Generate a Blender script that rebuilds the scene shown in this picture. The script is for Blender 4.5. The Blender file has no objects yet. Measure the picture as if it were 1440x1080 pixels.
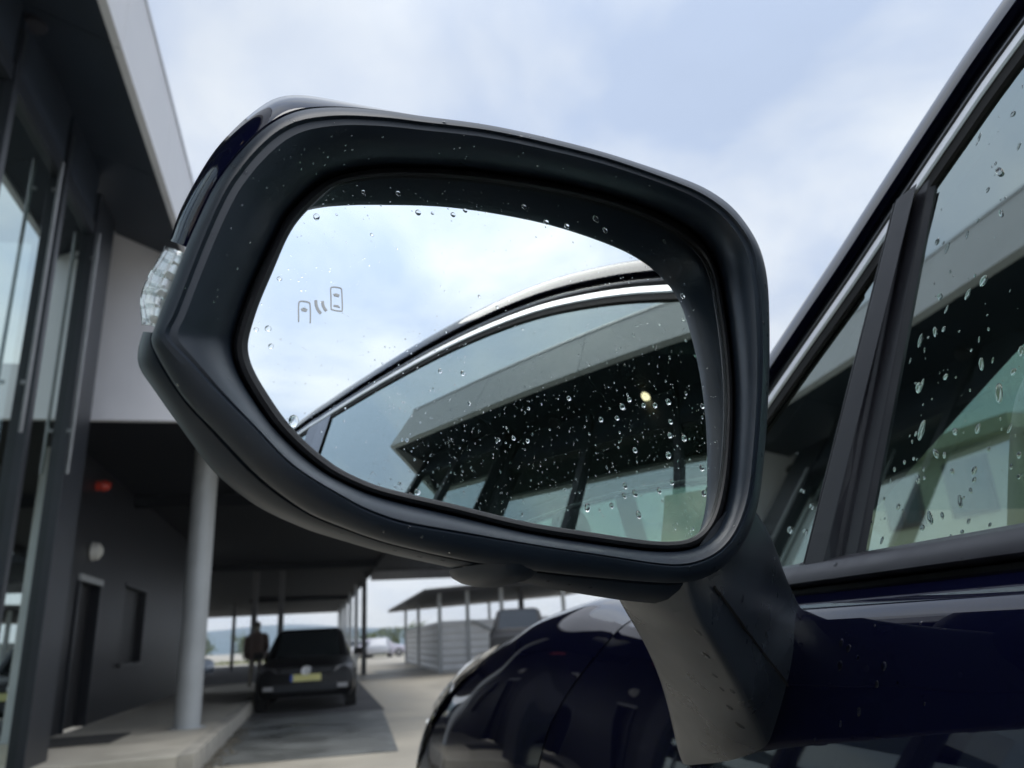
import bpy, bmesh, math, random
import numpy as np
from mathutils import Vector, Matrix

# ------------------------------------------------------------------ camera, sky, sun, exposure
random.seed(7)
RAD = math.radians
scene = bpy.context.scene
H = 1.05                       # camera height above the yard; all shapes below are written relative to it
YAW, PITCH, ROLL, FPX = RAD(15), RAD(18.4), RAD(3.2), 1065.0
FW = np.array([math.sin(YAW)*math.cos(PITCH), math.cos(YAW)*math.cos(PITCH), math.sin(PITCH)])
_r = np.array([math.cos(YAW), -math.sin(YAW), 0.0]); _u = np.cross(_r, FW)
RT = _r*math.cos(ROLL) - _u*math.sin(ROLL); UP = _u*math.cos(ROLL) + _r*math.sin(ROLL)
cam_d = bpy.data.cameras.new('camera'); cam = bpy.data.objects.new('camera', cam_d)
scene.collection.objects.link(cam); scene.camera = cam
cam.matrix_world = Matrix(((RT[0], UP[0], -FW[0], 0), (RT[1], UP[1], -FW[1], 0), (RT[2], UP[2], -FW[2], H), (0, 0, 0, 1)))
cam_d.sensor_width = 36; cam_d.lens = FPX/1440*36
cam_d.clip_start = 0.02; cam_d.clip_end = 3000
cam_d.dof.use_dof = True; cam_d.dof.focus_distance = 0.37; cam_d.dof.aperture_fstop = 12.0

SUN_AZ, SUN_EL = RAD(165), RAD(74)        # azimuth from +Y towards +X: high behind the camera, veiled by cloud
world = bpy.data.worlds.new('World'); scene.world = world; world.use_nodes = True
nt = world.node_tree; nt.nodes.clear()
def N(t, **kw):
    n = nt.nodes.new(t)
    for k, v in kw.items(): setattr(n, k, v)
    return n
out = N('ShaderNodeOutputWorld'); bg = N('ShaderNodeBackground'); bg.inputs['Strength'].default_value = 0.1
sky = N('ShaderNodeTexSky', sky_type='NISHITA'); sky.sun_disc = False
sky.sun_elevation = SUN_EL; sky.sun_rotation = SUN_AZ; sky.dust_density = 2.0
tc = N('ShaderNodeTexCoord'); sp = N('ShaderNodeSeparateXYZ'); nt.links.new(tc.outputs['Generated'], sp.inputs[0])
def mth(op, a, b=None):
    m = N('ShaderNodeMath', operation=op)
    for i, v in enumerate((a, b)):
        if v is None: continue
        if isinstance(v, (int, float)): m.inputs[i].default_value = v
        else: nt.links.new(v, m.inputs[i])
    return m.outputs[0]
zc = mth('ADD', mth('ABSOLUTE', sp.outputs[2]), 0.22)
cx, cy = mth('DIVIDE', sp.outputs[0], zc), mth('DIVIDE', sp.outputs[1], zc)
cv = N('ShaderNodeCombineXYZ'); nt.links.new(cx, cv.inputs[0]); nt.links.new(cy, cv.inputs[1])
n1 = N('ShaderNodeTexNoise'); n1.inputs['Scale'].default_value = 0.95; n1.inputs['Detail'].default_value = 5; n1.inputs['Roughness'].default_value = 0.5
n2 = N('ShaderNodeTexNoise'); n2.inputs['Scale'].default_value = 2.0; n2.inputs['Detail'].default_value = 6; n2.inputs['Roughness'].default_value = 0.52; n2.inputs['Distortion'].default_value = 0.35
for n in (n1, n2): nt.links.new(cv.outputs[0], n.inputs['Vector'])
r1 = N('ShaderNodeValToRGB'); r1.color_ramp.elements[0].position = 0.33; r1.color_ramp.elements[1].position = 0.6
nt.links.new(n1.outputs['Fac'], r1.inputs[0])
r2 = N('ShaderNodeValToRGB'); r2.color_ramp.elements[0].position = 0.38; r2.color_ramp.elements[1].position = 0.62
r2.color_ramp.elements[0].color = (5.7, 6.85, 9.0, 1); r2.color_ramp.elements[1].color = (9.1, 9.7, 10.4, 1)
nt.links.new(n2.outputs['Fac'], r2.inputs[0])
# clouds lit from the hidden sun's side of the sky
dt = N('ShaderNodeVectorMath', operation='DOT_PRODUCT'); nt.links.new(tc.outputs['Generated'], dt.inputs[0])
dt.inputs[1].default_value = (math.sin(SUN_AZ)*math.cos(SUN_EL), math.cos(SUN_AZ)*math.cos(SUN_EL), math.sin(SUN_EL))
glow = mth('ADD', mth('MULTIPLY', mth('POWER', mth('MAXIMUM', mth('SUBTRACT', dt.outputs['Value'], 0.45), 0.0), 1.2), 1.15), 0.88)
cl = N('ShaderNodeVectorMath', operation='SCALE'); nt.links.new(r2.outputs[0], cl.inputs[0]); nt.links.new(glow, cl.inputs[3])
mx = N('ShaderNodeMixRGB'); nt.links.new(mth('ADD', mth('MULTIPLY', r1.outputs[0], 0.22), 0.78), mx.inputs[0])
nt.links.new(sky.outputs[0], mx.inputs[1]); nt.links.new(cl.outputs[0], mx.inputs[2])
hzf = mth('POWER', mth('SUBTRACT', 1.0, mth('ABSOLUTE', sp.outputs[2])), 7.0)      # pale air low over the horizon
mh = N('ShaderNodeMixRGB'); nt.links.new(mth('MULTIPLY', hzf, 0.75), mh.inputs[0]); nt.links.new(mx.outputs[0], mh.inputs[1]); mh.inputs[2].default_value = (8.6, 9.0, 9.3, 1)
nt.links.new(mh.outputs[0], bg.inputs[0]); nt.links.new(bg.outputs[0], out.inputs[0])

sl = bpy.data.lights.new('sun', 'SUN'); sl.energy = 1.5; sl.angle = RAD(40); sl.color = (1, 0.96, 0.9)
so = bpy.data.objects.new('sun', sl); scene.collection.objects.link(so)
so.rotation_euler = Vector((math.sin(SUN_AZ)*math.cos(SUN_EL), math.cos(SUN_AZ)*math.cos(SUN_EL), math.sin(SUN_EL))).to_track_quat('Z', 'Y').to_euler()
so.location = (0, 0, 30)
vs = scene.view_settings; vs.view_transform = 'Standard'; vs.look = 'None'; vs.exposure = 0.18; vs.gamma = 1.0; vs.use_curve_mapping = False
scene.render.engine = 'CYCLES'
scene.cycles.max_bounces = 14; scene.cycles.glossy_bounces = 8; scene.cycles.transmission_bounces = 8; scene.cycles.transparent_max_bounces = 16

# ------------------------------------------------------------------ helpers
def ray(px, py):
    d = FW + RT*(px-720)/FPX - UP*(py-540)/FPX
    return d/np.linalg.norm(d)
def atx(p, x): d = ray(*p); return d*x/d[0]
def aty(p, y): d = ray(*p); return d*y/d[1]
def atz(p, z): d = ray(*p); return d*z/d[2]
def atplane(p, P0, n): d = ray(*p); return d*(np.dot(P0, n)/np.dot(d, n))

MATS = {}
def mat(name, col, rough=0.5, metal=0.0, spec=0.5, coat=0.0, var=0.12, scale=6.0, bump=0.0, bscale=60.0, rvar=0.0, coat_r=0.03, detail=4):
    if name in MATS: return MATS[name]
    m = bpy.data.materials.new(name); m.use_nodes = True; t = m.node_tree
    b = t.nodes['Principled BSDF']
    b.inputs['Roughness'].default_value = rough; b.inputs['Metallic'].default_value = metal
    b.inputs['Specular IOR Level'].default_value = spec; b.inputs['Coat Weight'].default_value = coat; b.inputs['Coat Roughness'].default_value = coat_r
    tcn = t.nodes.new('ShaderNodeTexCoord'); nz = t.nodes.new('ShaderNodeTexNoise')
    nz.inputs['Scale'].default_value = scale; nz.inputs['Detail'].default_value = detail
    t.links.new(tcn.outputs['Object'], nz.inputs['Vector'])
    rp = t.nodes.new('ShaderNodeValToRGB'); rp.color_ramp.elements[0].position = 0.3; rp.color_ramp.elements[1].position = 0.7
    rp.color_ramp.elements[0].color = tuple(max(0, c*(1-var)) for c in col)+(1,)
    rp.color_ramp.elements[1].color = tuple(min(1, c*(1+var)) for c in col)+(1,)
    t.links.new(nz.outputs['Fac'], rp.inputs[0]); t.links.new(rp.outputs[0], b.inputs['Base Color'])
    if rvar:
        mr = t.nodes.new('ShaderNodeMapRange'); mr.inputs['To Min'].default_value = max(0, rough-rvar); mr.inputs['To Max'].default_value = rough+rvar
        mr.inputs['From Min'].default_value = 0.3; mr.inputs['From Max'].default_value = 0.7
        t.links.new(nz.outputs['Fac'], mr.inputs['Value']); t.links.new(mr.outputs[0], b.inputs['Roughness'])
    if bump:
        n3 = t.nodes.new('ShaderNodeTexNoise'); n3.inputs['Scale'].default_value = bscale; n3.inputs['Detail'].default_value = 3
        t.links.new(tcn.outputs['Object'], n3.inputs['Vector'])
        bp = t.nodes.new('ShaderNodeBump'); bp.inputs['Strength'].default_value = bump; bp.inputs['Distance'].default_value = 0.3/bscale
        t.links.new(n3.outputs['Fac'], bp.inputs['Height']); t.links.new(bp.outputs[0], b.inputs['Normal'])
    MATS[name] = m
    return m
def glassmat(name, tint, base=0.4, rough=0.0, wob=0.0, gloss=(0.88, 1.0, 0.96)):
    m = bpy.data.materials.new(name); m.use_nodes = True; t = m.node_tree; t.nodes.clear()
    o = t.nodes.new('ShaderNodeOutputMaterial'); tr = t.nodes.new('ShaderNodeBsdfTransparent'); gl = t.nodes.new('ShaderNodeBsdfGlossy')
    tr.inputs[0].default_value = tint+(1,); gl.inputs['Roughness'].default_value = rough; gl.inputs[0].default_value = gloss+(1,)
    lw = t.nodes.new('ShaderNodeLayerWeight'); lw.inputs[0].default_value = 0.5
    pw = t.nodes.new('ShaderNodeMath'); pw.operation = 'POWER'; pw.inputs[1].default_value = 3.0; t.links.new(lw.outputs['Facing'], pw.inputs[0])
    ma = t.nodes.new('ShaderNodeMath'); ma.operation = 'MULTIPLY_ADD'; ma.inputs[1].default_value = 0.92-base; ma.inputs[2].default_value = base
    t.links.new(pw.outputs[0], ma.inputs[0])
    mxx = t.nodes.new('ShaderNodeMixShader'); t.links.new(ma.outputs[0], mxx.inputs[0]); t.links.new(tr.outputs[0], mxx.inputs[1]); t.links.new(gl.outputs[0], mxx.inputs[2])
    if wob:
        tcn = t.nodes.new('ShaderNodeTexCoord'); nz = t.nodes.new('ShaderNodeTexNoise'); nz.inputs['Scale'].default_value = 1.3; nz.inputs['Detail'].default_value = 1
        t.links.new(tcn.outputs['Object'], nz.inputs['Vector']); bp = t.nodes.new('ShaderNodeBump'); bp.inputs['Strength'].default_value = wob; bp.inputs['Distance'].default_value = 0.02
        t.links.new(nz.outputs['Fac'], bp.inputs['Height']); t.links.new(bp.outputs[0], gl.inputs['Normal'])
    t.links.new(mxx.outputs[0], o.inputs[0]); MATS[name] = m
    return m
def emat(name, col, strength):
    m = bpy.data.materials.new(name); m.use_nodes = True; b = m.node_tree.nodes['Principled BSDF']
    b.inputs['Base Color'].default_value = col+(1,); b.inputs['Emission Color'].default_value = col+(1,); b.inputs['Emission Strength'].default_value = strength
    MATS[name] = m; return m

C = scene.collection
def tag(o, label=None, cat=None, group=None, kind=None):
    for k, v in (('label', label), ('category', cat), ('group', group), ('kind', kind)):
        if v: o[k] = v
    return o
def empty(name, loc, label, cat, group=None):
    o = bpy.data.objects.new(name, None); C.objects.link(o); o.location = (loc[0], loc[1], loc[2]+H); o.empty_display_size = 0.2
    return tag(o, label, cat, group)
def attach(o, parent):
    # parts are written in world coordinates: cancel the offset of the thing's empty
    if parent is not None:
        o.parent = parent
        if parent.type == 'EMPTY': o.matrix_parent_inverse = Matrix.Translation(-parent.location)
    return o
class MB:
    def __init__(s): s.v = []; s.f = []
    def add(s, vs, fs):
        k = len(s.v); s.v += [tuple(float(c) for c in p) for p in vs]; s.f += [tuple(i+k for i in f) for f in fs]; return s
    def box(s, x0, x1, y0, y1, z0, z1):
        return s.add([(x0,y0,z0),(x1,y0,z0),(x1,y1,z0),(x0,y1,z0),(x0,y0,z1),(x1,y0,z1),(x1,y1,z1),(x0,y1,z1)],
                     [(3,2,1,0),(4,5,6,7),(0,1,5,4),(1,2,6,5),(2,3,7,6),(3,0,4,7)])
    def grid(s, rows, closed=False):
        n = len(rows[0]); vs = [p for r in rows for p in r]; fs = []
        for i in range(len(rows)-1):
            for j in range(n if closed else n-1):
                a = i*n+j; b = i*n+(j+1) % n
                fs.append((a, b, b+n, a+n))
        return s.add(vs, fs)
    def fan(s, loop, c):
        n = len(loop); return s.add(list(loop)+[c], [(i, (i+1) % n, n) for i in range(n)])
    def tube(s, path, r, n=8, caps=True):
        path = [np.array(p, float) for p in path]; rows = []
        for i, p in enumerate(path):
            t = path[min(i+1, len(path)-1)]-path[max(i-1, 0)]; t /= np.linalg.norm(t)
            a = np.array([0, 0, 1.0]) if abs(t[2]) < 0.9 else np.array([1.0, 0, 0])
            u = np.cross(t, a); u /= np.linalg.norm(u); w = np.cross(t, u); rr = r[i] if isinstance(r, (list, tuple)) else r
            rows.append([p+rr*(math.cos(2*math.pi*k/n)*u+math.sin(2*math.pi*k/n)*w) for k in range(n)])
        s.grid(rows, True)
        if caps:
            k = len(s.v); s.v += [tuple(path[0]), tuple(path[-1])]; b0 = k-len(path)*n; b1 = k-n
            s.f += [(b0+(i+1) % n, b0+i, k) for i in range(n)]+[(b1+i, b1+(i+1) % n, k+1) for i in range(n)]
        return s
    def prism(s, poly, d):
        n = len(poly); d = np.array(d); top = [np.array(p)+d for p in poly]
        return s.add(list(poly)+top, [tuple(range(n-1, -1, -1)), tuple(range(n, 2*n))]+[(i, (i+1) % n, n+(i+1) % n, n+i) for i in range(n)])
    def mesh(s, name, m, smooth=False, off=H):
        me = bpy.data.meshes.new(name); me.from_pydata([(x, y, z+off) for x, y, z in s.v], [], s.f); me.update()
        bm = bmesh.new(); bm.from_mesh(me); bmesh.ops.recalc_face_normals(bm, faces=bm.faces); bm.to_mesh(me); bm.free()
        me.materials.append(m)
        if smooth:
            me.polygons.foreach_set('use_smooth', [True]*len(me.polygons)); me.set_sharp_from_angle(angle=RAD(38))
        return me
    def build(s, name, m, parent=None, smooth=False, bevel=0.0, sub=0, solid=0.0, auto=None):
        o = bpy.data.objects.new(name, s.mesh(name, m, smooth or sub > 0)); C.objects.link(o); attach(o, parent)
        if solid: md = o.modifiers.new('solid', 'SOLIDIFY'); md.thickness = solid; md.offset = 0
        if sub: md = o.modifiers.new('sub', 'SUBSURF'); md.levels = sub; md.render_levels = sub
        if bevel: md = o.modifiers.new('bevel', 'BEVEL'); md.width = bevel; md.segments = 2; md.limit_method = 'ANGLE'
        return o
    def mirrored(s, xc):
        m = MB(); m.v = [(2*xc-x, y, z) for x, y, z in s.v]; m.f = [tuple(reversed(f)) for f in s.f]; return m
def interp(x, xs, ys): return float(np.interp(x, xs, ys))
def smooth_curve(pts, n):
    pts = [np.array(p, float) for p in pts]; P = [2*pts[0]-pts[1]]+pts+[2*pts[-1]-pts[-2]]; o = []
    seg = len(pts)-1
    for k in range(n):
        u = k/(n-1)*seg; i = min(int(u), seg-1); t = u-i; a, b, c, d = P[i:i+4]
        o.append(0.5*((2*b)+(-a+c)*t+(2*a-5*b+4*c-d)*t*t+(-a+3*b-3*c+d)*t**3))
    return o

# ------------------------------------------------------------------ materials
PAINT = mat('navy_paint', (0.0025, 0.0032, 0.015), 0.4, 0.0, 0.0, 1.0, 0.15, 3.0, rvar=0.08, coat_r=0.02)
PLASTIC = mat('satin_black_plastic', (0.011, 0.019, 0.032), 0.43, 0, 0.5, 0, 0.15, 25, bump=0.09, bscale=1800, rvar=0.07)
PLASTIC2 = mat('matt_black_plastic', (0.014, 0.015, 0.018), 0.5, 0, 0.45, 0, 0.2, 30, bump=0.08, bscale=1500)
RUBBER = mat('black_rubber', (0.012, 0.012, 0.013), 0.6, 0, 0.4, var=0.2)
TRIMGREY = mat('satin_dark_trim', (0.022, 0.023, 0.031), 0.36, 0, 0.5, var=0.15, scale=30, rvar=0.08)
CHROME = mat('brushed_chrome', (0.80, 0.81, 0.83), 0.45, 0.85, var=0.06, scale=20, rvar=0.05)
MIRROR = mat('mirror_silver', (0.86, 0.9, 0.9), 0.0, 1.0, var=0.01, scale=3)
CARGLASS = glassmat('green_tinted_glass', (0.42, 0.58, 0.50), 0.34)
WSGLASS = glassmat('windscreen_glass', (0.66, 0.82, 0.76), 0.14)
BLDGLASS = glassmat('facade_glass', (0.22, 0.29, 0.29), 0.56, wob=0.015)
INTER = mat('cabin_trim', (0.03, 0.03, 0.032), 0.7, var=0.2)
LINER = mat('headliner', (0.06, 0.062, 0.062), 0.9, var=0.1)
ETCH = mat('etched_grey', (0.72, 0.73, 0.73), 0.6, var=0.05)
LENS = mat('clear_lens', (0.8, 0.82, 0.8), 0.08, 0, 0.5, 1.0, 0.1)
m = bpy.data.materials.new('water'); m.use_nodes = True; b = m.node_tree.nodes['Principled BSDF']
b.inputs['Base Color'].default_value = (1, 1, 1, 1); b.inputs['Roughness'].default_value = 0.0; b.inputs['IOR'].default_value = 1.33; b.inputs['Transmission Weight'].default_value = 1.0
WATER = m
LAMPGLASS = glassmat('clear_plastic', (0.97, 0.98, 0.97), 0.05, gloss=(1.0, 1.0, 1.0))

# ------------------------------------------------------------------ ground and setting
concrete = mat('beige_concrete', (0.40, 0.365, 0.30), 0.62, rvar=0.25, var=0.2, scale=0.9, bump=0.25, bscale=40, detail=8)
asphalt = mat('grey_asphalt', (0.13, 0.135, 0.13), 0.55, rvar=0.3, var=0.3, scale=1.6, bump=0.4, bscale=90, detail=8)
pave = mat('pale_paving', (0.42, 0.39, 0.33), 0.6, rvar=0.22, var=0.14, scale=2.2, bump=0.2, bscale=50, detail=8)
shade_asph = mat('canopy_shade_asphalt', (0.06, 0.06, 0.063), 0.8, var=0.25, scale=1.2, bump=0.3, bscale=70)  # asphalt darkened so its colour carries the shade under the canopy
g = MB().add([(-1500,-1500,-1.05),(1500,-1500,-1.05),(1500,1500,-1.05),(-1500,1500,-1.05)], [(0,1,2,3)]).build('ground', concrete); tag(g, kind='structure')
def sheet(name, poly, z, m_):
    o = MB().add([(x, y, z) for x, y in poly], [tuple(range(len(poly)))]).build(name, m_); return tag(o, kind='structure')
sheet('road', [(-1.04,8.65),(0.88,8.55),(1.16,13.8),(-1.04,13.7)], -1.045, asphalt)
sheet('road', [(-1.04,13.72),(1.2,13.82),(2.0,66),(-8,66),(-8,20.1),(-1.04,20.1)], -1.0445, shade_asph)
sheet('road', [(2.4,30.5),(40,30.5),(40,34),(2.4,34)], -1.0452, asphalt)
# pavement with kerbs
p = MB().box(-2.44, -1.14, 7.95, 24, -1.06, -0.85).box(-3.0, -2.44, 9.05, 24, -1.06, -0.852).build('pavement', pave, bevel=0.01); tag(p, kind='structure')
k = MB()
kerb_m = mat('kerb_stone', (0.33, 0.31, 0.27), 0.85, var=0.25, scale=5, bump=0.4, bscale=30)
kme = MB().box(-0.07, 0.07, -0.49, 0.49, -0.12, 0.105).mesh('kerb_stone', kerb_m, off=0)
for i in range(16):
    o = bpy.data.objects.new('kerb_stone', kme); C.objects.link(o); o.parent = p; o.location = (-1.069, 8.44+i, 0.1+random.uniform(-.004, .004))
deb = MB()
for i in range(420):
    y = random.uniform(8.0, 12.5); x = -.99+abs(random.gauss(0, .09)); r_ = random.uniform(.006, .03); a = random.uniform(0, 6.28)
    c_ = np.array([x, y, -1.045]); deb.add([c_+r_*np.array([math.cos(a+k2*2.1), math.sin(a+k2*2.1), random.uniform(0, .5)]) for k2 in range(3)]+[c_+np.array([0, 0, r_*.8])], [(0, 1, 2), (0, 1, 3), (1, 2, 3), (2, 0, 3)])
o = deb.build('gravel', mat('kerb_dirt', (0.10, 0.09, 0.07), 0.95, var=.5, scale=9)); tag(o, 'dark grit and leaf litter gathered along the kerb', 'gravel', kind='stuff')
# hills and far verge
hx = np.linspace(-700, 700, 90)
hills = MB(); rows = []
for k_, (yy, hh) in enumerate(((420, 0), (520, 9), (640, 17), (760, 19))):
    rows.append([(x, yy, -1.05+hh*(0.75+0.25*math.sin(x*0.011+k_)+0.13*math.sin(x*0.037+1.3*k_))) for x in hx])
hills.grid(rows); o = hills.build('hills', mat('far_hill', (0.10, 0.16, 0.20), 0.95, var=0.2, scale=0.02), smooth=True); tag(o, kind='structure')
gv = MB()
for i in range(2600):
    x = random.uniform(-14, 30); y = random.uniform(75, 79); h_ = random.uniform(.12, .4); w = .05; a = random.uniform(0, 3.14)
    dx, dy = w*math.cos(a), w*math.sin(a)
    gv.add([(x-dx, y-dy, -1.05), (x+dx, y+dy, -1.05), (x+random.uniform(-.1, .1), y, -1.05+h_)], [(0, 1, 2)])
o = gv.build('grass', mat('verge_grass', (0.17, 0.19, 0.06), 0.8, var=0.3, scale=3)); tag(o, 'yellow green grass verge at the far side of the yard', 'grass', kind='stuff')

# ------------------------------------------------------------------ showroom building on the left
FASC = mat('pale_grey_cladding', (0.54, 0.55, 0.58), 0.45, var=0.05, scale=2, rvar=0.05)
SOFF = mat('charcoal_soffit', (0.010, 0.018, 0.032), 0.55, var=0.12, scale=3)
FRAME = mat('anthracite_frame', (0.009, 0.012, 0.018), 0.4, var=0.15, scale=8)
DARKWALL = mat('anthracite_wall_cladding', (0.006, 0.007, 0.011), 0.42, spec=0.3, var=0.2, scale=2.5)
STEEL = mat('stainless_bar', (0.22, 0.22, 0.22), 0.4, 1.0, var=0.1)
INSIDE = mat('showroom_interior', (0.05, 0.055, 0.055), 0.8, var=0.3, scale=0.8)
INFLOOR = mat('showroom_floor', (0.2, 0.2, 0.19), 0.3, var=0.15)
bld = empty('showroom_building', (-4.0, 1.8, -1.05), 'glass fronted showroom with dark overhanging soffit and pale grey fascia', 'building')
FX, FZ0, FZ1 = -1.6, 4.60, 5.52
n_p = 8; Y0, Y1 = -5.9, 9.2; L = (Y1-Y0)/n_p
for i in range(n_p):
    a, b_ = Y0+i*L+.004, Y0+(i+1)*L-.004
    MB().box(FX-.07, FX, a, b_, FZ0, FZ1).build('fascia_panel', FASC, bld, bevel=.004)
for i in range(3):
    a = FX-.075-i*2.2
    MB().box(a-2.19, a-.004, Y0-.0, Y0+.07, FZ0+.002, FZ1-.002).build('fascia_panel', FASC, bld, bevel=.004)
MB().box(FX-.09, FX+.012, Y0-.012, Y1, FZ1+.002, FZ1+.05).box(FX-6.6, FX-.09, Y0-.012, Y0+.09, FZ1+.002, FZ1+.05).build('roof_edge_trim', mat('pale_metal_trim', (0.6, 0.61, 0.63), 0.35, 0.6, var=0.05), bld)
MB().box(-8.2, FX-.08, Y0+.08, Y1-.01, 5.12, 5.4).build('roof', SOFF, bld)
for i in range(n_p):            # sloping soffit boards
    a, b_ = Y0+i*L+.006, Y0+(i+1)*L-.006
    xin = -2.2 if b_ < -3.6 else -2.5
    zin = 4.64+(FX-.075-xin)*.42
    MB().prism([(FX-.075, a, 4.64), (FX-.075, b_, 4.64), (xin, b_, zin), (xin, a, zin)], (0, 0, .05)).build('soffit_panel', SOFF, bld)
# downlights let into the soffit
for yy in (-3.1, -1.55, 0.2, 2.0, 3.8, 5.6):
    zc_ = 4.64+(2.3-1.675)*.42
    ring = MB().tube([(-2.3, yy, zc_-.05), (-2.3, yy, zc_+.03)], .085, 20).build('downlight', TRIMGREY, bld, smooth=False)
    if yy in (-1.55, 0.2):
        MB().tube([(-2.3, yy, zc_-.06), (-2.3, yy, zc_-.051)], .06, 20).build('lamp_disc', emat('warm_lamp_%d' % int(yy*10), (1.0, 0.82, 0.5), 3.5 if yy < 0 else 0.8), ring)
# glazing: mullions, transoms, panes, one by one
mul_y = [8.42, 6.8, 5.5, 4.2, 2.9, 1.6, .25, -1.1, -2.45, -3.8]
GX = -2.38
for i, yy in enumerate(mul_y):
    w = .045
    MB().box(GX-.09, GX+.07, 7.80 if i == 0 else yy-w, 8.42 if i == 0 else yy+w, -1.05 if yy < 7.9 else -.87, 4.70).build('mullion', FRAME, bld, bevel=.006)
for i in range(len(mul_y)-1):
    a, b_ = mul_y[i+1]+.047, (7.798 if i == 0 else mul_y[i]-.047)
    MB().box(GX-.07, GX+.05, a, b_, 4.20, 4.34).build('transom', FRAME, bld)
    MB().box(GX-.05, GX+.03, a, b_, 4.342, 5.06).build('spandrel', SOFF, bld)
    MB().box(GX-.07, GX+.05, a, b_, -1.05, -.86).build('sill_rail', FRAME, bld)
    MB().add([(GX, a, -.86), (GX, b_, -.86), (GX, b_, 4.2), (GX, a, 4.2)], [(0, 1, 2, 3)]).build('pane', BLDGLASS, bld)
# rear bay stands further out
for a, b_ in ((-3.86, -4.72), (-4.74, -5.58)):
    MB().add([(-2.15, a, -.9), (-2.15, b_+.05, -.9), (-2.15, b_+.05, 4.4), (-2.15, a, 4.4)], [(0, 1, 2, 3)]).build('pane', BLDGLASS, bld)
    MB().box(-2.22, -2.1, b_-.04, b_+.045, -1.05, 4.82).build('mullion', FRAME, bld)
MB().box(-2.2, -2.12, -5.58, -3.84, 4.4, 4.9).build('spandrel', SOFF, bld)
MB().box(-2.46, -2.15, -3.86, -3.84, -1.05, 4.84).build('return_wall', FRAME, bld)
MB().box(-8.0, -7.9, -5.5, 9.1, -1.05, 5.1).build('inner_wall', INSIDE, bld)
MB().box(-7.9, -2.5, -5.5, 9.1, 4.72, 4.8).build('inner_ceiling', INSIDE, bld)
MB().box(-7.9, -2.55, -5.5, 9.1, -1.04, -.9).build('inner_floor', INFLOOR, bld)
MB().box(-8.0, -2.16, -5.68, -5.6, -1.05, 4.9).build('end_wall', DARKWALL, bld)
for yy in (6.2, 3.2, -.4):
    MB().tube([(-3.9, yy, -.9), (-3.9, yy, 4.72)], .12, 14).build('inner_column', mat('green_column', (0.16, 0.30, 0.25), 0.4, var=0.1), bld, smooth=True)
for (px, py, z0, z1) in ((98, 600, 1.66, 4.2), (40, 500, 1.72, 4.2)):
    yy = atx((92, 685), GX+.11)[1] if px == 98 else atx((25, 630), GX+.11)[1]
    MB().tube([(GX+.11, yy, z0), (GX+.11, yy, z1)], .016, 10).box(GX+.06, GX+.115, yy-.012, yy+.012, z0+.4, z0+.43).box(GX+.06, GX+.115, yy-.012, yy+.012, z1-.3, z1-.27).build('door_pull', STEEL, bld, smooth=True)
# weathered panel fixed to the upper glazing (seen in the mirror only)
ban = MB().box(GX+.075, GX+.1, -1.22, .3, 2.2, 3.12).build('wall_banner', mat('blotchy_banner', (0.50, 0.43, 0.32), 0.6, var=0.65, scale=2.2, detail=6), None)
tag(ban, 'blotchy beige banner fixed high on the showroom glazing', 'banner')

# drive-through canopy ahead
can = empty('drive_through_canopy', (-0.5, 37, -1.05), 'long dark flat canopy over the drive-through beside the showroom', 'canopy')
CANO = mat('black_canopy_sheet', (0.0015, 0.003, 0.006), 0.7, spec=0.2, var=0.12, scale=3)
PANEL = mat('white_grey_panel', (0.74, 0.75, 0.8), 0.4, var=0.05, scale=1.5)
MB().box(-2.995, FX-.0, 9.215, 9.3, 2.6, 5.1).build('front_panel', PANEL, can)
MB().box(FX+.004, 2.0, 9.22, 9.3, 2.6, 3.25).build('front_panel', PANEL, can)
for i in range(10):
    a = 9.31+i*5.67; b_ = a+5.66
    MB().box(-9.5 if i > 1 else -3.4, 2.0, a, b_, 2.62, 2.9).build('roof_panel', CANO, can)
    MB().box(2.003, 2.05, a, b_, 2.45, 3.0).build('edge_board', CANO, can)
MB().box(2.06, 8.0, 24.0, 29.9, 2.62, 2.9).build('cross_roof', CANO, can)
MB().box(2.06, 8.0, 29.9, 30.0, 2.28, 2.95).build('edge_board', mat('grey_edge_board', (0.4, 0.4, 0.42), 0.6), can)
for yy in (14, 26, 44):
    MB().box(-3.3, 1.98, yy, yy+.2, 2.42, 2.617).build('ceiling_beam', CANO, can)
PIL = mat('galvanised_grey_post', (0.40, 0.42, 0.43), 0.45, 0.2, var=0.06, scale=4)
DPIL = mat('dark_post', (0.06, 0.06, 0.065), 0.5)
MB().tube([(-1.46, 10.75, -.86), (-1.46, 10.75, 2.63)], .155, 28).tube([(-1.46, 10.75, -.86), (-1.46, 10.75, -.84)], .22, 28).build('column', PIL, can, smooth=False)
for x, yy in ((-1.9, 27.5), (-1.05, 27.5), (1.85, 30.3), (1.85, 36), (1.85, 42), (1.85, 48), (1.85, 54), (1.85, 60), (7.8, 29.6), (-4.4, 48)):
    MB().box(x-.09, x+.09, yy-.09, yy+.09, -1.05, 2.63).build('column', PIL if x > 1 and yy > 31 else DPIL, can)
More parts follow.
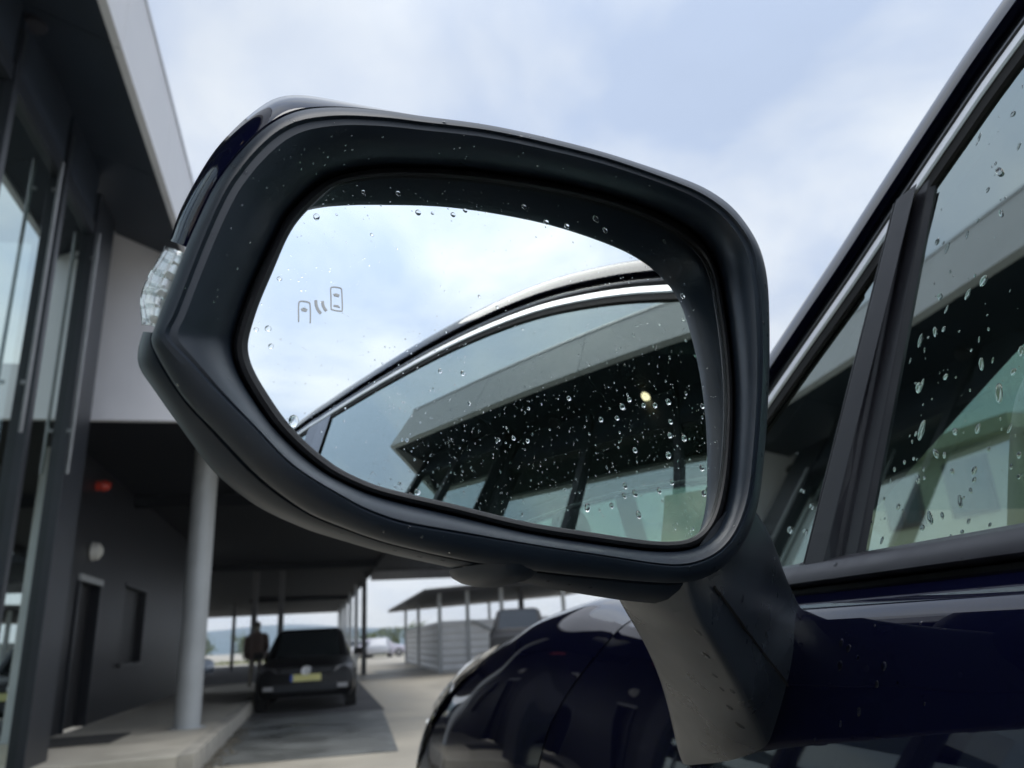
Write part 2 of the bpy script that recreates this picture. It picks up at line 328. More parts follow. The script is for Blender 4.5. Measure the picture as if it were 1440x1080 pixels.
# dark wall under the canopy with doorway, window, bulkhead lamp
wall = empty('side_wall', (-3.05, 14.5, -.85), 'dark clad wall with doorway and narrow window under the canopy', 'wall')
wy = [9.1, 11.35, 12.35, 14.0, 15.7, 19.8]
MB().box(-3.12, -3.0, 9.31, wy[1], -.853, 2.61).build('wall_section', DARKWALL, wall)
MB().box(-3.12, -3.0, wy[1]+.001, wy[2], 1.0, 2.61).build('wall_section', DARKWALL, wall)
MB().box(-3.12, -3.0, wy[2]+.001, wy[3], -.853, 2.61).build('wall_section', DARKWALL, wall)
MB().box(-3.12, -3.0, wy[3]+.001, wy[4], -.853, -.08).box(-3.12, -3.0, wy[3]+.001, wy[4], 1.12, 2.61).build('wall_section', DARKWALL, wall)
MB().box(-3.12, -3.0, wy[4]+.001, wy[5], -.853, 2.61).build('wall_section', DARKWALL, wall)
MB().box(-3.12, -2.475, 8.43, 8.5, -.853, 4.7).build('wall_section', DARKWALL, wall)
MB().box(-3.12, -3.0, 8.51, 9.3, -.853, 4.7).build('wall_section', DARKWALL, wall)
MB().box(-3.17, -3.119, wy[1]-.3, wy[2]+.3, -.85, 1.2).build('door', mat('black_door', (0.008, 0.008, 0.01), 0.5), wall)
MB().box(-3.0, -2.96, wy[1]-.07, wy[2]+.07, 1.0, 1.08).build('door_lintel', PIL, wall)
MB().box(-3.0, -2.97, wy[1]-.07, wy[1], -.85, 1.0).box(-3.0, -2.97, wy[2], wy[2]+.07, -.85, 1.0).build('door_frame', FRAME, wall)
MB().box(-3.17, -3.119, wy[3]-.3, wy[4]+.3, -.3, 1.4).build('window', mat('black_window', (0.006, 0.007, 0.009), 0.5), wall)
MB().box(-3.0, -2.98, wy[3]-.05, wy[4]+.05, 1.121, 1.16).box(-3.0, -2.95, wy[3]-.05, wy[4]+.05, -.13, -.081).build('window_frame', FRAME, wall)
MB().box(-3.13, -3.0, 19.81, 19.95, -.853, 2.61).build('wall_end', FRAME, wall)
bl = MB().tube([(-2.99, 11.75, 1.42), (-2.9, 11.75, 1.42)], [.13, .11], 16).tube([(-2.9, 11.75, 1.42), (-2.86, 11.75, 1.42)], [.10, .05], 16).build('bulkhead_lamp', mat('white_lamp_housing', (0.7, 0.7, 0.66), 0.4), None, smooth=True)
tag(bl, 'round white bulkhead lamp above the dark doorway', 'lamp')
rl = MB().tube([(-3.0, 11.6, 2.31), (-2.9, 11.6, 2.31)], .07, 14).tube([(-2.9, 11.6, 2.31), (-2.82, 11.6, 2.31)], [.085, .05], 14).build('alarm_beacon', mat('red_plastic', (0.55, 0.05, 0.03), 0.3), None, smooth=True)
tag(rl, 'small red alarm beacon high on the dark wall', 'beacon')
mtm = MB().box(-2.95, -2.05, 9.6, 10.6, -.848, -.832).build('door_mat', mat('dark_mat', (0.03, 0.03, 0.03), 0.9), None); tag(mtm, 'dark mat on the pale pavement before the doorway', 'mat')

# open shed to the right
shed = empty('storage_shed', (7.5, 34, -1.05), 'open shed with low white corrugated walls under a dark roof', 'shed')
CORR = mat('white_corrugated_sheet', (0.75, 0.76, 0.77), 0.5, var=0.08, scale=2)
def corrug(p0, p1, z0, z1, horiz=True):
    mb = MB(); p0 = np.array(p0); p1 = np.array(p1); d = p1-p0; nrm = np.array([d[1], -d[0]])/np.linalg.norm(d)
    rows = []; n = 15
    for i in range(n):
        zz = z0+(z1-z0)*i/(n-1); o_ = .06*(i % 2)
        rows.append([(p0[0]+nrm[0]*o_, p0[1]+nrm[1]*o_, zz), (p1[0]+nrm[0]*o_, p1[1]+nrm[1]*o_, zz)])
    mb.grid(rows); return mb
corrug((4.3, 27.2), (8.6, 26.9), -1.05, .62).build('front_wall', CORR, shed)
corrug((8.65, 26.9), (13, 26.6), -1.05, .62).build('front_wall', CORR, shed)
corrug((4.9, 43), (4.25, 27.25), -1.05, .62).build('side_wall', CORR, shed)
corrug((13, 26.6), (13.5, 43), -1.05, .62).build('side_wall', CORR, shed)
MB().box(4.9, 13.5, 43.0, 43.06, -1.05, .62).build('rear_wall', CORR, shed)
for x, y, z1 in ((4.22, 27.1, 1.62), (5.2, 27.1, 1.66), (6.4, 27.0, 1.7), (8.62, 26.8, 1.8), (13.05, 26.5, 2.0), (4.85, 43.1, 1.62), (9.5, 43.1, 1.9), (4.5, 35, 1.62)):
    MB().box(x-.06, x+.06, y-.06, y+.06, -1.05, z1).build('post', PIL, shed)
MB().tube([(5.3, 27.05, .6), (8.4, 26.75, -.9)], .05, 6).build('brace', PIL, shed)
MB().prism([(3.6, 25.9, 1.52), (14, 25.6, 2.1), (14.4, 44, 2.1), (4.0, 44, 1.6)], (0, 0, .06)).build('roof', mat('dark_roof_sheet', (0.05, 0.05, 0.055), 0.6), shed)
MB().prism([(3.55, 25.85, 1.61), (14.05, 25.55, 2.19), (14.45, 44.05, 2.19), (3.95, 44.05, 1.69)], (0, 0, .03)).build('roof_sheet', mat('pale_roof_sheet', (0.5, 0.5, 0.5), 0.5), shed)
# house seen through the windscreen
HOUSE = mat('beige_render', (0.55, 0.50, 0.38), 0.8, var=0.08, scale=1)
hs = empty('beige_house', (21, 19, -1.05), 'beige rendered house with brown framed windows beyond the car', 'house')
MB().box(17, 30, 15, 26, -1.05, 4.2).build('wall', HOUSE, hs)
MB().prism([(16.3, 14.3, 4.2), (30.7, 14.3, 4.2), (30.7, 26.7, 4.2), (16.3, 26.7, 4.2)], (0, 0, .35)).build('eave', HOUSE, hs)
MB().add([(16.3,14.3,4.56),(30.7,14.3,4.56),(30.7,26.7,4.56),(16.3,26.7,4.56),(20.5,20.5,5.6),(26.5,20.5,5.6)], [(0,1,5,4),(1,2,5),(2,3,4,5),(3,0,4)]).build('roof', mat('brown_roof', (0.12, 0.07, 0.05), 0.8), hs)
BROWN = mat('brown_window_frame', (0.09, 0.055, 0.045), 0.6)
for a in (15.8, 18.3, 20.8, 23.3):
    for zz in (-.1, 2.4):
        f_ = MB().box(16.93, 17.0, a, a+1.5, zz, zz+1.5).build('window', BROWN, hs)
        MB().box(16.915, 16.93, a+.12, a+.7, zz+.12, zz+1.38).build('window_pane', mat('dark_window_pane', (0.02, 0.025, 0.03), 0.1), f_)
        MB().box(16.915, 16.93, a+.8, a+1.38, zz+.12, zz+1.38).build('window_pane', MATS['dark_window_pane'], f_)
for a in (18.5, 21.5, 24.5):
    f_ = MB().box(a, a+1.5, 14.93, 15.0, .2, 1.8).build('window', BROWN, hs)
    MB().box(a+.12, a+1.38, 14.915, 14.93, .32, 1.68).build('window_pane', MATS['dark_window_pane'], f_)

# trees far off
TRUNK = mat('bark', (0.09, 0.07, 0.05), 0.9); LEAF = mat('tree_foliage', (0.10, 0.13, 0.045), 0.7, var=0.5, scale=2.0)
def tree(x, y, h, w, label):
    t = empty('tree', (x, y, -1.05), label, 'tree', 'trees beyond the yard')
    MB().tube([(x, y, -1.05), (x+.1, y, -1.05+h*.35), (x, y+.1, -1.05+h*.7)], [.14, .1, .04], 7).tube([(x, y, -1.05+h*.4), (x+w*.5, y, -1.05+h*.65)], [.07, .02], 5).build('trunk', TRUNK, t)
    mb = MB(); cs = [(random.gauss(0, w*.42), random.gauss(0, w*.42), random.uniform(.28, 1)*h) for _ in range(16)]
    for i in range(700):
        c_ = random.choice(cs); q = np.array([x+c_[0], y+c_[1], -1.05+c_[2]])+np.random.normal(0, w*.17, 3)
        a = np.random.normal(0, 1, 3); a /= np.linalg.norm(a); b2 = np.cross(a, np.random.normal(0, 1, 3)); b2 /= np.linalg.norm(b2); s = random.uniform(.1, .22)
        mb.add([q-a*s, q+b2*s*.6, q+a*s, q-b2*s*.6], [(0, 1, 2, 3)])
    mb.build('crown', LEAF, t)
np.random.seed(3)
TL = ['broad yellow green tree at the open end of the canopy', 'low round tree beside the broad one past the canopy', 'rounded green tree behind the pale blue car', 'spreading tree above the white car at the verge', 'lowest bushy tree behind the silver and lilac cars', 'mid height tree behind the sky blue car', 'tall tree right behind the white van', 'slim green tree past the canopy posts']
for i, (x, y, h, w) in enumerate(((-22, 118, 3.4, 1.9), (-15, 122, 2.9, 1.7), (-9.5, 120, 3.1, 1.8), (4.5, 118, 3.0, 2.0), (8.0, 112, 2.6, 1.7), (11.2, 116, 2.9, 1.9), (14.5, 118, 3.3, 1.9), (-3, 121, 2.8, 1.6))):
    tree(x, y, h, w, TL[i])

# ------------------------------------------------------------------ background cars
TYRE = mat('tyre', (0.018, 0.018, 0.019), 0.8); RIM = mat('alloy_rim', (0.35, 0.35, 0.36), 0.35, 1.0)
DGLASS = mat('dark_car_window', (0.01, 0.014, 0.016), 0.05, 0, 0.6, 0.5)
def simple_car(x, y, heading, paint, label, L=4.3, W=1.8, Hc=1.48, group=None, detail=True, boxy=False, name='parked_car'):
    """nose towards -Y when heading = 0"""
    root = bpy.data.objects.new(name, None); C.objects.link(root); root.location = (x, y, 0); root.rotation_euler = (0, 0, heading); tag(root, label, 'car', group)
    def put(mb, nm, m_, par=root, smooth=False, bevel=0.0, sub=0):
        o = bpy.data.objects.new(nm, mb.mesh(nm, m_, smooth or sub > 0, off=0)); C.objects.link(o); o.parent = par
        if bevel: md = o.modifiers.new('b', 'BEVEL'); md.width = bevel; md.segments = 3; md.limit_method = 'ANGLE'
        return o
    hw = W/2; zb = 0.27 if not boxy else .4; belt = Hc*.62; hood = Hc*.585 if not boxy else Hc*.66
    # lower body: loft of rounded sections from nose to tail
    st = [(0, .86, .32, .56), (.06, .93, .24, hood*.86), (.3, .97, zb-.04, hood*.95), (.9, 1.0, zb-.05, hood*1.03), (1.25, 1.0, zb-.05, belt), (2.2, 1.0, zb-.05, belt*1.02), (3.3, 1.0, zb-.05, belt*1.05), (L-.35, .98, zb-.02, belt*1.05), (L-.05, .92, zb+.08, belt*.98), (L, .85, zb+.18, belt*.86)]
    rows = []
    for yy, wf, z0, z1 in st:
        w = hw*wf
        rows.append([(-w*.9, yy, z0), (-w*.99, yy, z0+.1), (-w, yy, z0+(z1-z0)*.5), (-w*.965, yy, z1-.09), (-w*.84, yy, z1-.005), (-w*.4, yy, z1+.02), (w*.4, yy, z1+.02), (w*.84, yy, z1-.005), (w*.965, yy, z1-.09), (w, yy, z0+(z1-z0)*.5), (w*.99, yy, z0+.1), (w*.9, yy, z0)])
    mb = MB(); mb.grid(rows, True); n = len(rows[0]); mb.f.append(tuple(range(n-1, -1, -1))); mb.f.append(tuple(range((len(rows)-1)*n, len(rows)*n)))
    put(mb, 'body', paint, smooth=True)
    # greenhouse
    yb = 1.18 if not boxy else 1.35
    gs = [(yb, .80, belt-.04, belt-.03), (yb+.62 if not boxy else yb+.25, .70, belt-.04, Hc-.05), (yb+1.05, .68, belt-.04, Hc), (L-1.1, .68, belt-.04, Hc-.02), (L-.55, .66, belt-.04, Hc-.07), (L-.14, .72, belt-.04, belt)]
    rows = []
    for yy, wf, z0, z1 in gs:
        wt = hw*wf; wb = hw*.93
        rows.append([(-wb, yy, z0), (-wb+(wb-wt)*.9, yy, z1-.05*(z1 > belt)), (-wt*.85, yy, z1), (wt*.85, yy, z1), (wb-(wb-wt)*.9, yy, z1-.05*(z1 > belt)), (wb, yy, z0)])
    mb = MB(); mb.grid(rows, False); put(mb, 'roof', paint, smooth=True)
    s0, s1 = gs[0], gs[1]
    def ws(t, u): # point on the windscreen
        yy = s0[0]+(s1[0]-s0[0])*t; z = s0[3]+(s1[3]-.02-s0[3])*t; w = hw*(.80+(s1[1]-.80)*t)*.86
        return (u*w, yy-.022, z+.018)
    put(MB().grid([[ws(t, u) for u in (-1, -.5, 0, .5, 1)] for t in (.06, .5, .97)]), 'windscreen', DGLASS, smooth=True)
    for s in (-1, 1):
        a, b2, c_, d_ = yb+.3, yb+.95, L-1.15, L-.45
        def sw(yy, t): return (s*(hw*.93+.004-(hw*.93-hw*.70)*.9*t), yy, belt+.02+(Hc-.13-belt)*t)
        put(MB().add([sw(a, 0), sw(yb+1.75, 0), sw(yb+1.75, 1), sw(b2, 1)], [(0, 1, 2, 3)]), 'side_window', DGLASS)
        put(MB().add([sw(yb+1.83, 0), sw(d_, 0), sw(c_, 1), sw(yb+1.83, 1)], [(0, 1, 2, 3)]), 'side_window', DGLASS)
        for yy in (.85, L-.82):
            r_ = .33 if not boxy else .38
            tw = put(MB().tube([(s*(hw-.2), yy, r_), (s*(hw+.012), yy, r_)], r_, 26), 'wheel', TYRE, bevel=.02)
            put(MB().tube([(s*(hw+.0125), yy, r_), (s*(hw+.022), yy, r_)], [r_*.64, r_*.58], 20), 'rim', RIM, tw)
        if detail:
            put(MB().prism([(s*hw*.52, .018, hood*.77), (s*hw*.9, .1, hood*.80), (s*hw*.93, .16, hood*.93), (s*hw*.6, .035, hood*.87)], (0, .08, 0)), 'headlight', mat('dim_lamp_lens', (0.10, 0.10, 0.11), 0.1, 0, 0.5, .6), bevel=.01)
            put(MB().box(min(s*(hw*.96), s*(hw+.16)), max(s*(hw*.96), s*(hw+.16)), yb+.28, yb+.38, belt, belt+.13), 'door_mirror', paint, bevel=.03)
            put(MB().box(min(s*hw*.55, s*hw*.82), max(s*hw*.55, s*hw*.82), -.004, .05, .36, .44), 'fog_lamp', RIM, bevel=.01)
    if detail:
        put(MB().box(-hw*.5, hw*.5, -.012, .05, hood*.76, hood*.86), 'grille', FRAME, bevel=.01)
        put(MB().box(-hw*.62, hw*.62, -.014, .05, .33, .46), 'lower_grille', FRAME, bevel=.01)
        pl = put(MB().box(-.26, .26, -.035, -.018, .50, .615), 'number_plate', mat('yellow_plate', (0.85, 0.8, 0.34), 0.45, var=0.05))
        put(MB().box(-.26, -.215, -.038, -.0352, .502, .613), 'blue_strip', mat('plate_blue', (0.03, 0.09, 0.4), 0.5), pl)
        bd = MB(); ring = [(.075*math.cos(q*.2618), -.03, hood*.81+.075*math.sin(q*.2618)) for q in range(25)]
        bd.tube(ring, .009, 6, False); zc2 = hood*.81
        bd.tube([(-.042, -.03, zc2+.06), (-.015, -.03, zc2+.005), (0, -.03, zc2+.03), (.015, -.03, zc2+.005), (.042, -.03, zc2+.06)], .007, 5)
        bd.tube([(-.068, -.03, zc2+.03), (-.035, -.03, zc2-.06), (0, -.03, zc2), (.035, -.03, zc2-.06), (.068, -.03, zc2+.03)], .007, 5)
        bd.tube([(0, -.02, zc2), (0, -.012, zc2)], .074, 20)
        put(bd, 'badge', CHROME, smooth=True)
    return root
BLACKP = mat('black_car_paint', (0.003, 0.003, 0.004), 0.4, 0.0, 0.2, 0.2)
simple_car(-.1, 14.7, RAD(-1.5), BLACKP, 'black hatchback with a yellow number plate facing out of the drive-through', W=1.76, Hc=1.42)
simple_car(-3.9, 21.5, RAD(2), BLACKP, 'black car half hidden behind the grey column under the canopy', W=1.8, Hc=1.55, detail=False, name='parked_car')
simple_car(-4.6, 37.5, RAD(60), mat('blue_grey_paint', (0.32, 0.40, 0.52), 0.3, 0.3, 0.5, .8), 'pale blue car parked past the end of the canopy', detail=False)
simple_car(5.45, 21.0, RAD(-14), mat('dark_grey_paint', (0.02, 0.02, 0.022), 0.4, 0.2), 'dark upright off-road car beside the corrugated shed', L=4.0, W=1.75, Hc=1.85, boxy=True, detail=False)
far_cols = [('white_far_paint', (0.7, 0.7, 0.72)), ('silver_far_paint', (0.45, 0.47, 0.52)), ('lilac_grey_paint', (0.5, 0.48, 0.56)), ('pale_blue_paint', (0.4, 0.5, 0.6)), ('white_far_paint', (0.7, 0.7, 0.72))]
far_lab = ['white car parked end on before the far grass verge', 'silver car between two others before the far verge', 'lilac grey car parked broadside at the far verge', 'sky blue car at the far verge near the shed', 'tall white van parked at the far verge']
for i, (nm, c_) in enumerate(far_cols):
    simple_car(3.6+i*2.05, 66+(i % 2)*1.6, RAD((10, 170, 85, -8, 4)[i]), mat(nm, c_, 0.35, 0, 0.5, .5), far_lab[i], L=4.2 if i < 4 else 4.8, Hc=1.5 if i < 4 else 2.0, boxy=(i == 4), detail=False)

# person standing by the columns
def person(x, y, label):
    t = empty('person', (x, y, -1.05), label, 'person')
    me = bpy.data.meshes.new('body'); J = [(0,0,.93),(0,0,1.15),(0,0,1.38),(0,0,1.5),(0,-.01,1.62),(0,-.01,1.72),(-.1,0,.88),(-.11,-.02,.48),(-.11,.02,.08),(-.11,-.12,.035),(.1,0,.88),(.11,-.03,.48),(.12,.02,.08),(.13,-.12,.035),(-.19,0,1.4),(-.25,.03,1.12),(-.22,-.08,.88),(-.21,-.1,.8),(.19,0,1.4),(.25,.03,1.12),(.22,-.08,.88),(.21,-.1,.8)]
    Rr = [.15,.145,.15,.055,.095,.08,.1,.07,.05,.04,.1,.07,.05,.04,.07,.05,.038,.04,.07,.05,.038,.04]
    E_ = [(0,1),(1,2),(2,3),(3,4),(4,5),(0,6),(6,7),(7,8),(8,9),(0,10),(10,11),(11,12),(12,13),(2,14),(14,15),(15,16),(16,17),(2,18),(18,19),(19,20),(20,21)]
    me.from_pydata([(x+a, y+b2, c_) for a, b2, c_ in J], E_, []); me.update(); o = bpy.data.objects.new('body', me); C.objects.link(o); attach(o, t)
    o.modifiers.new('skin', 'SKIN'); sv = me.skin_vertices[0].data
    for q, r_ in enumerate(Rr): sv[q].radius = (r_, r_*.8)
    sv[0].use_root = True; md = o.modifiers.new('sub', 'SUBSURF'); md.levels = 2; md.render_levels = 2
    me.materials.append(mat('khaki_trousers', (0.12, 0.11, 0.09), 0.9))
    jk = MB(); rows = []
    for zz, rx, ry in ((.84, .2, .16), (1.0, .19, .15), (1.2, .19, .145), (1.36, .2, .14), (1.45, .14, .1), (1.5, .075, .07)):
        rows.append([(x+rx*math.cos(q*.5236), y+ry*math.sin(q*.5236), zz-1.05) for q in range(12)])
    jk.grid(rows, True)
    for s in (-1, 1): jk.tube([(x+s*.15, y, 1.42-1.05), (x+s*.21, y, 1.38-1.05), (x+s*.255, y+.03, 1.12-1.05), (x+s*.225, y-.075, .9-1.05)], [.08, .085, .07, .06], 10)
    jk.build('jacket', mat('brown_jacket', (0.05, 0.03, 0.024), 0.85), t, smooth=True)
    hr = MB(); rows = []
    for q in range(6):
        a = q/5*1.75; rows.append([(x+.098*math.sin(a)*math.cos(k2*.5236)+0, y+.012+.108*math.sin(a)*math.sin(k2*.5236), 1.655+.105*math.cos(a)-1.05) for k2 in range(12)])
    hr.grid(rows, True); hr.build('hair', mat('dark_hair', (0.02, 0.014, 0.01), 0.7), t, smooth=True)
pp = atz((357, 978), -1.05)
person(pp[0], pp[1], 'person in brown jacket and khaki trousers standing by the black hatchback')

# ------------------------------------------------------------------ the near car
XC = 1.13
car = empty('car', (XC, -0.1, -1.05), 'dark navy car wet with rain, its door mirror towards the camera', 'car')
TH, PLN = math.tan(RAD(18.3)), math.tan(RAD(2.4))
def plan(Y):
    if Y > -.7: return PLN*(Y-.4)
    d = -.7-Y; return -.048-.0437*d+.0437*d*d
def gX(Y, z): return .33+TH*(z-.04)+plan(Y)
WF, WR, RA = 1.32, -1.55, .42
def zlow(Y):
    z = -.76
    for c_ in (WF, WR):
        if abs(Y-c_) < RA: z = max(z, -.69+math.sqrt(RA*RA-(Y-c_)**2))
    return z
DX = [.26, .23, .22, .212, .203, .197, .206, .220, .239, .252, .264, .276, .298, .315]
DZ = [-.76, -.71, -.6, -.48, -.37, -.33, -.27, -.2, -.12, -.065, -.028, .0035, .0112, .017]
FY = [.74, .9, 1.1, 1.3, 1.5, 1.7, 1.85, 2.0, 2.1, 2.18, 2.22]
FXS = [.262, .258, .246, .236, .229, .225, .224, .236, .27, .36, .52]
FZR = [.047, .042, .027, -.006, -.04, -.085, -.135, -.205, -.28, -.35, -.41]
FDX = [.02, .01, 0, 0, 0, 0, 0, .002, .008, .02, .036, .056, .082, .13]
def section(Y):
    zl = zlow(Y)
    a = [(DX[i]+plan(Y), max(DZ[i], zl+.004*i)) for i in range(14)]
    xs, zr = interp(Y, FY, FXS), interp(Y, FY, FZR)
    if Y > 1.9: zl = max(zl, interp(Y, [1.9, 2.22], [-.76, -.66]))
    fz = [zl, -.71, -.6, -.5, zr-.36, zr-.3, zr-.25, zr-.2, zr-.13, zr-.075, zr-.038, zr-.014, zr, zr+.006]
    b2 = [(xs+FDX[i], max(fz[i], zl+.004*i)) for i in range(14)]
    for i in range(1, 14): 
        if b2[i][1] < b2[i-1][1]: b2[i] = (b2[i][0], b2[i-1][1]+.002)
    t = min(1, max(0, (Y-.66)/.3)); t = t*t*(3-2*t)
    return [(a[i][0]*(1-t)+b2[i][0]*t, a[i][1]*(1-t)+b2[i][1]*t) for i in range(14)]
def S(Y, i): x, z = section(Y)[i]; return (x, Y, z)
def shut(i):      # front door shut line slants forward on its way down
    z = DZ[i]; return .70+min(.26, max(0, (.02-z)*1.45))
def skin(ya, yb, n):
    rows = []
    for k_ in range(n):
        t = k_/(n-1); rows.append([S(ya(i)+(yb(i)-ya(i))*t, i) for i in range(14)])
    return MB().grid(rows)
for side in (0, 1):
    def fin(mb, *a, **kw):
        return (mb if side == 0 else mb.mirrored(XC)).build(*a, **kw)
    dr = fin(skin(lambda i: -.625, lambda i: shut(i)-.0025, 22), 'front_door', PAINT, car, sub=2)
    fin(skin(lambda i: -1.235, lambda i: -.63, 10), 'rear_door', PAINT, car, sub=2)
    fin(skin(lambda i: -2.36, lambda i: -1.24, 24), 'rear_quarter', PAINT, car, sub=2)
    fin(skin(lambda i: shut(i)+.0025, lambda i: 2.22, 36), 'front_fender', PAINT, car, sub=2)
    # dark inner shell seen in the panel gaps
    fin(MB().grid([[(S(Y, i)[0]+.02, Y, S(Y, i)[2]-.004) for i in range(3, 14)] for Y in np.linspace(-2.3, 1.05, 26)]), 'inner_shell', RUBBER, car)
    # door handle
    for yy in (-.42, -1.08):
        x_ = S(yy, 8)[0]
        fin(MB().tube([(x_+.006, yy+.11, -.115), (x_-.03, yy+.08, -.112), (x_-.036, yy, -.11), (x_-.03, yy-.08, -.112), (x_+.006, yy-.11, -.115)], [.009, .012, .013, .012, .009], 8), 'door_handle', PAINT, car, smooth=True)
    # wheels
    for yy in (WF, WR):
        w = fin(MB().tube([(.25, yy, -.69), (.27, yy, -.69), (.48, yy, -.69), (.5, yy, -.69)], [.33, .36, .36, .33], 40), 'wheel', TYRE, car, smooth=False)
        mb = MB().tube([(.247, yy, -.69), (.28, yy, -.69)], .235, 30)
        for q in range(5):
            a = q*1.2566; d_ = np.array([0, math.cos(a), math.sin(a)]); e_ = np.array([0, -math.sin(a), math.cos(a)])*.035; c_ = np.array([.239, yy, -.69])
            mb.prism([c_-e_, c_+d_*.24-e_*.8, c_+d_*.24+e_*.8, c_+e_], (.01, 0, 0))
        fin(mb, 'rim', RIM, w)
    # wheel housings
    for yy in (WF, WR):
        rows = [[(xx, yy+.43*math.cos(a), -.69+.43*math.sin(a)) for a in np.linspace(-.1, 3.24, 16)] for xx in (.275, .6)]
        fin(MB().grid(rows), 'wheel_housing', RUBBER, car)

# upper line of the side windows, (Y, z) on the glass
CP = [(.80, .035), (.70, .097), (.62, .145), (.562, .180), (.506, .213), (.449, .246), (.40, .277), (.35, .308), (.299, .337), (.195, .384), (.059, .430), (-.119, .464), (-.324, .485), (-.568, .499), (-.768, .504), (-1.1, .495), (-1.5, .462), (-1.9, .40), (-2.1, .33)]
CC = [p for p in smooth_curve(CP, 90)]
def offp(i, off):
    a, b2 = CC[max(i-1, 0)], CC[min(i+1, len(CC)-1)]; t = b2-a; t /= np.linalg.norm(t); n_ = np.array([-t[1], t[0]])
    if n_[1] < 0: n_ = -n_
    return CC[i]+n_*off
def strip(sec, i0=0, i1=None):
    i1 = i1 or len(CC); rows = []
    for i in range(i0, i1):
        r_ = []
        for off, proud in sec:
            q = offp(i, off); r_.append((gX(q[0], q[1])-proud, q[0], q[1]))
        rows.append(r_)
    return MB().grid(rows)
BLK = mat('gloss_black', (0.006, 0.007, 0.01), 0.15, 0, 0.5, .6, var=.1)
for side in (0, 1):
    def fin(mb, *a, **kw):
        return (mb if side == 0 else mb.mirrored(XC)).build(*a, **kw)
    fin(strip([(-.017, .0), (-.016, .003), (-.006, .004), (-.004, .0)]), 'window_seal', RUBBER, car, smooth=True)
    fin(strip([(-.0075, .0), (-.007, .0045), (-.005, .0058), (.003, .0044), (.0055, .0032), (.0062, -.004)]), 'chrome_strip', CHROME, car, smooth=True)
    fin(strip([(.0064, -.006), (.009, -.003), (.018, -.001), (.027, -.003), (.0285, -.01)]), 'door_frame', BLK, car, smooth=True)
    rail = strip([(.0285, -.012), (.0290, .0045), (.030, .0053), (.036, .0048), (.042, .0038), (.048, .0023), (.053, .0006), (.057, -.002), (.061, -.008), (.065, -.022), (.067, -.05)])
    fin(rail, 'roof_rail', PAINT, car, smooth=True)
    # glass, belt, pillars
    def P(Y, z, pr=0): return (gX(Y, z)-pr, Y, z)
    def top(Y): return interp(-Y, [-c_[0] for c_ in CC], [c_[1] for c_ in CC])
    def pane(ya, yb, n=24, lean=None):
        rows = []
        for k_ in range(n):
            t = k_/(n-1); r_ = []
            for j in range(9):
                s = j/8; y0 = ya if lean is None else ya(0); 
                # lean: edge functions of height
                z_ = s
                yy = (ya(s) if callable(ya) else ya)*(1-t)+(yb(s) if callable(yb) else yb)*t
                zt = top(yy)-.008
                r_.append(P(yy, .03+(zt-.03)*s))
            rows.append(r_)
        return MB().grid(rows)
    # divider post edges lean back towards the top
    pf = lambda z: .470-.060*(z-.035)/.22       # front edge of post
    pb = lambda z: .421-.043*(z-.035)/.23       # rear edge of post
    zs = np.linspace(.03, .30, 12)
    glass = MB().grid([[P(yy, z) for z in [.03+(max(.0305, min(top(yy)-.006, .6))-.03)*s for s in np.linspace(0, 1, 10)]] for yy in np.linspace(-.6, .435, 60)])
    dg = fin(glass, 'door_window', CARGLASS, car, smooth=True)
    qg = fin(MB().grid([[P(yy, z, -.001) for z in [.03+(max(.0305, top(yy)-.006)-.03)*s for s in np.linspace(0, 1, 8)]] for yy in np.linspace(.4365, .79, 24)]), 'quarter_window', CARGLASS, car, smooth=True)
    rg = fin(MB().grid([[P(yy, z) for z in [.03+(top(yy)-.006-.03)*s for s in np.linspace(0, 1, 10)]] for yy in np.linspace(-1.9, -.705, 40)]), 'rear_window', CARGLASS, car, smooth=True)
    zt_ = .262
    def postsec(z):
        a, c_ = pf(z), pb(z)
        return [P(a, z, .0), P(a, z, .006), P(a-.004, z, .0085), P(a-.006, z, .0065), P(a-.008, z, .0095), P(a-.03, z, .0095), P(c_+.012, z, .006), P(c_+.010, z, .003), P(c_+.004, z, .004), P(c_-.008, z, .004), P(c_-.011, z, .0)]
    fin(MB().grid([postsec(z) for z in np.linspace(.03, .285, 14)]), 'window_divider', TRIMGREY, car, smooth=False, bevel=.0008)
    fin(MB().grid([[P(yy, z, .004) for z in np.linspace(.03, top(yy)-.004, 8)] for yy in (-.595, -.60, -.655, -.71)]), 'centre_pillar', BLK, car)
    # waist moulding
    sec = [(.036, -.002), (.0375, .005), (.0345, .011), (.028, .0145), (.0235, .015), (.0215, .012), (.0205, -.01)]
    fin(MB().grid([[P(yy, z, pr) for z, pr in sec] for yy in np.linspace(-1.95, .80, 50)]), 'waist_moulding', TRIMGREY, car, smooth=True)
    fin(MB().grid([[P(yy, z, pr) for z, pr in ((.0203, -.012), (.0200, .007), (.0145, .0085), (.0135, -.01))] for yy in np.linspace(-1.95, .80, 50)]), 'waist_seal', RUBBER, car)
    # cabin side: inner pillar trim and door card
    rows = []
    for i in range(0, 46):
        q = CC[i]; x_ = gX(q[0], q[1])
        rows.append([(x_+.005, q[0]+.010, q[1]+.012), (x_+.012, q[0]-.012, q[1]-.014), (x_+.07, q[0]-.02, q[1]-.022), (x_+.20, q[0]-.004, q[1]-.004), (x_+.24, q[0]+.02, q[1]+.015)])
    fin(MB().grid(rows), 'pillar_trim', INTER, car, smooth=True)
    fin(MB().grid([[(gX(yy, .03)+dx, yy, z) for dx, z in ((.012, .034), (.05, .03), (.07, -.02), (.06, -.2), (.09, -.25), (.08, -.6))] for yy in np.linspace(-1.9, .75, 20)]), 'door_card', INTER, car, smooth=True)

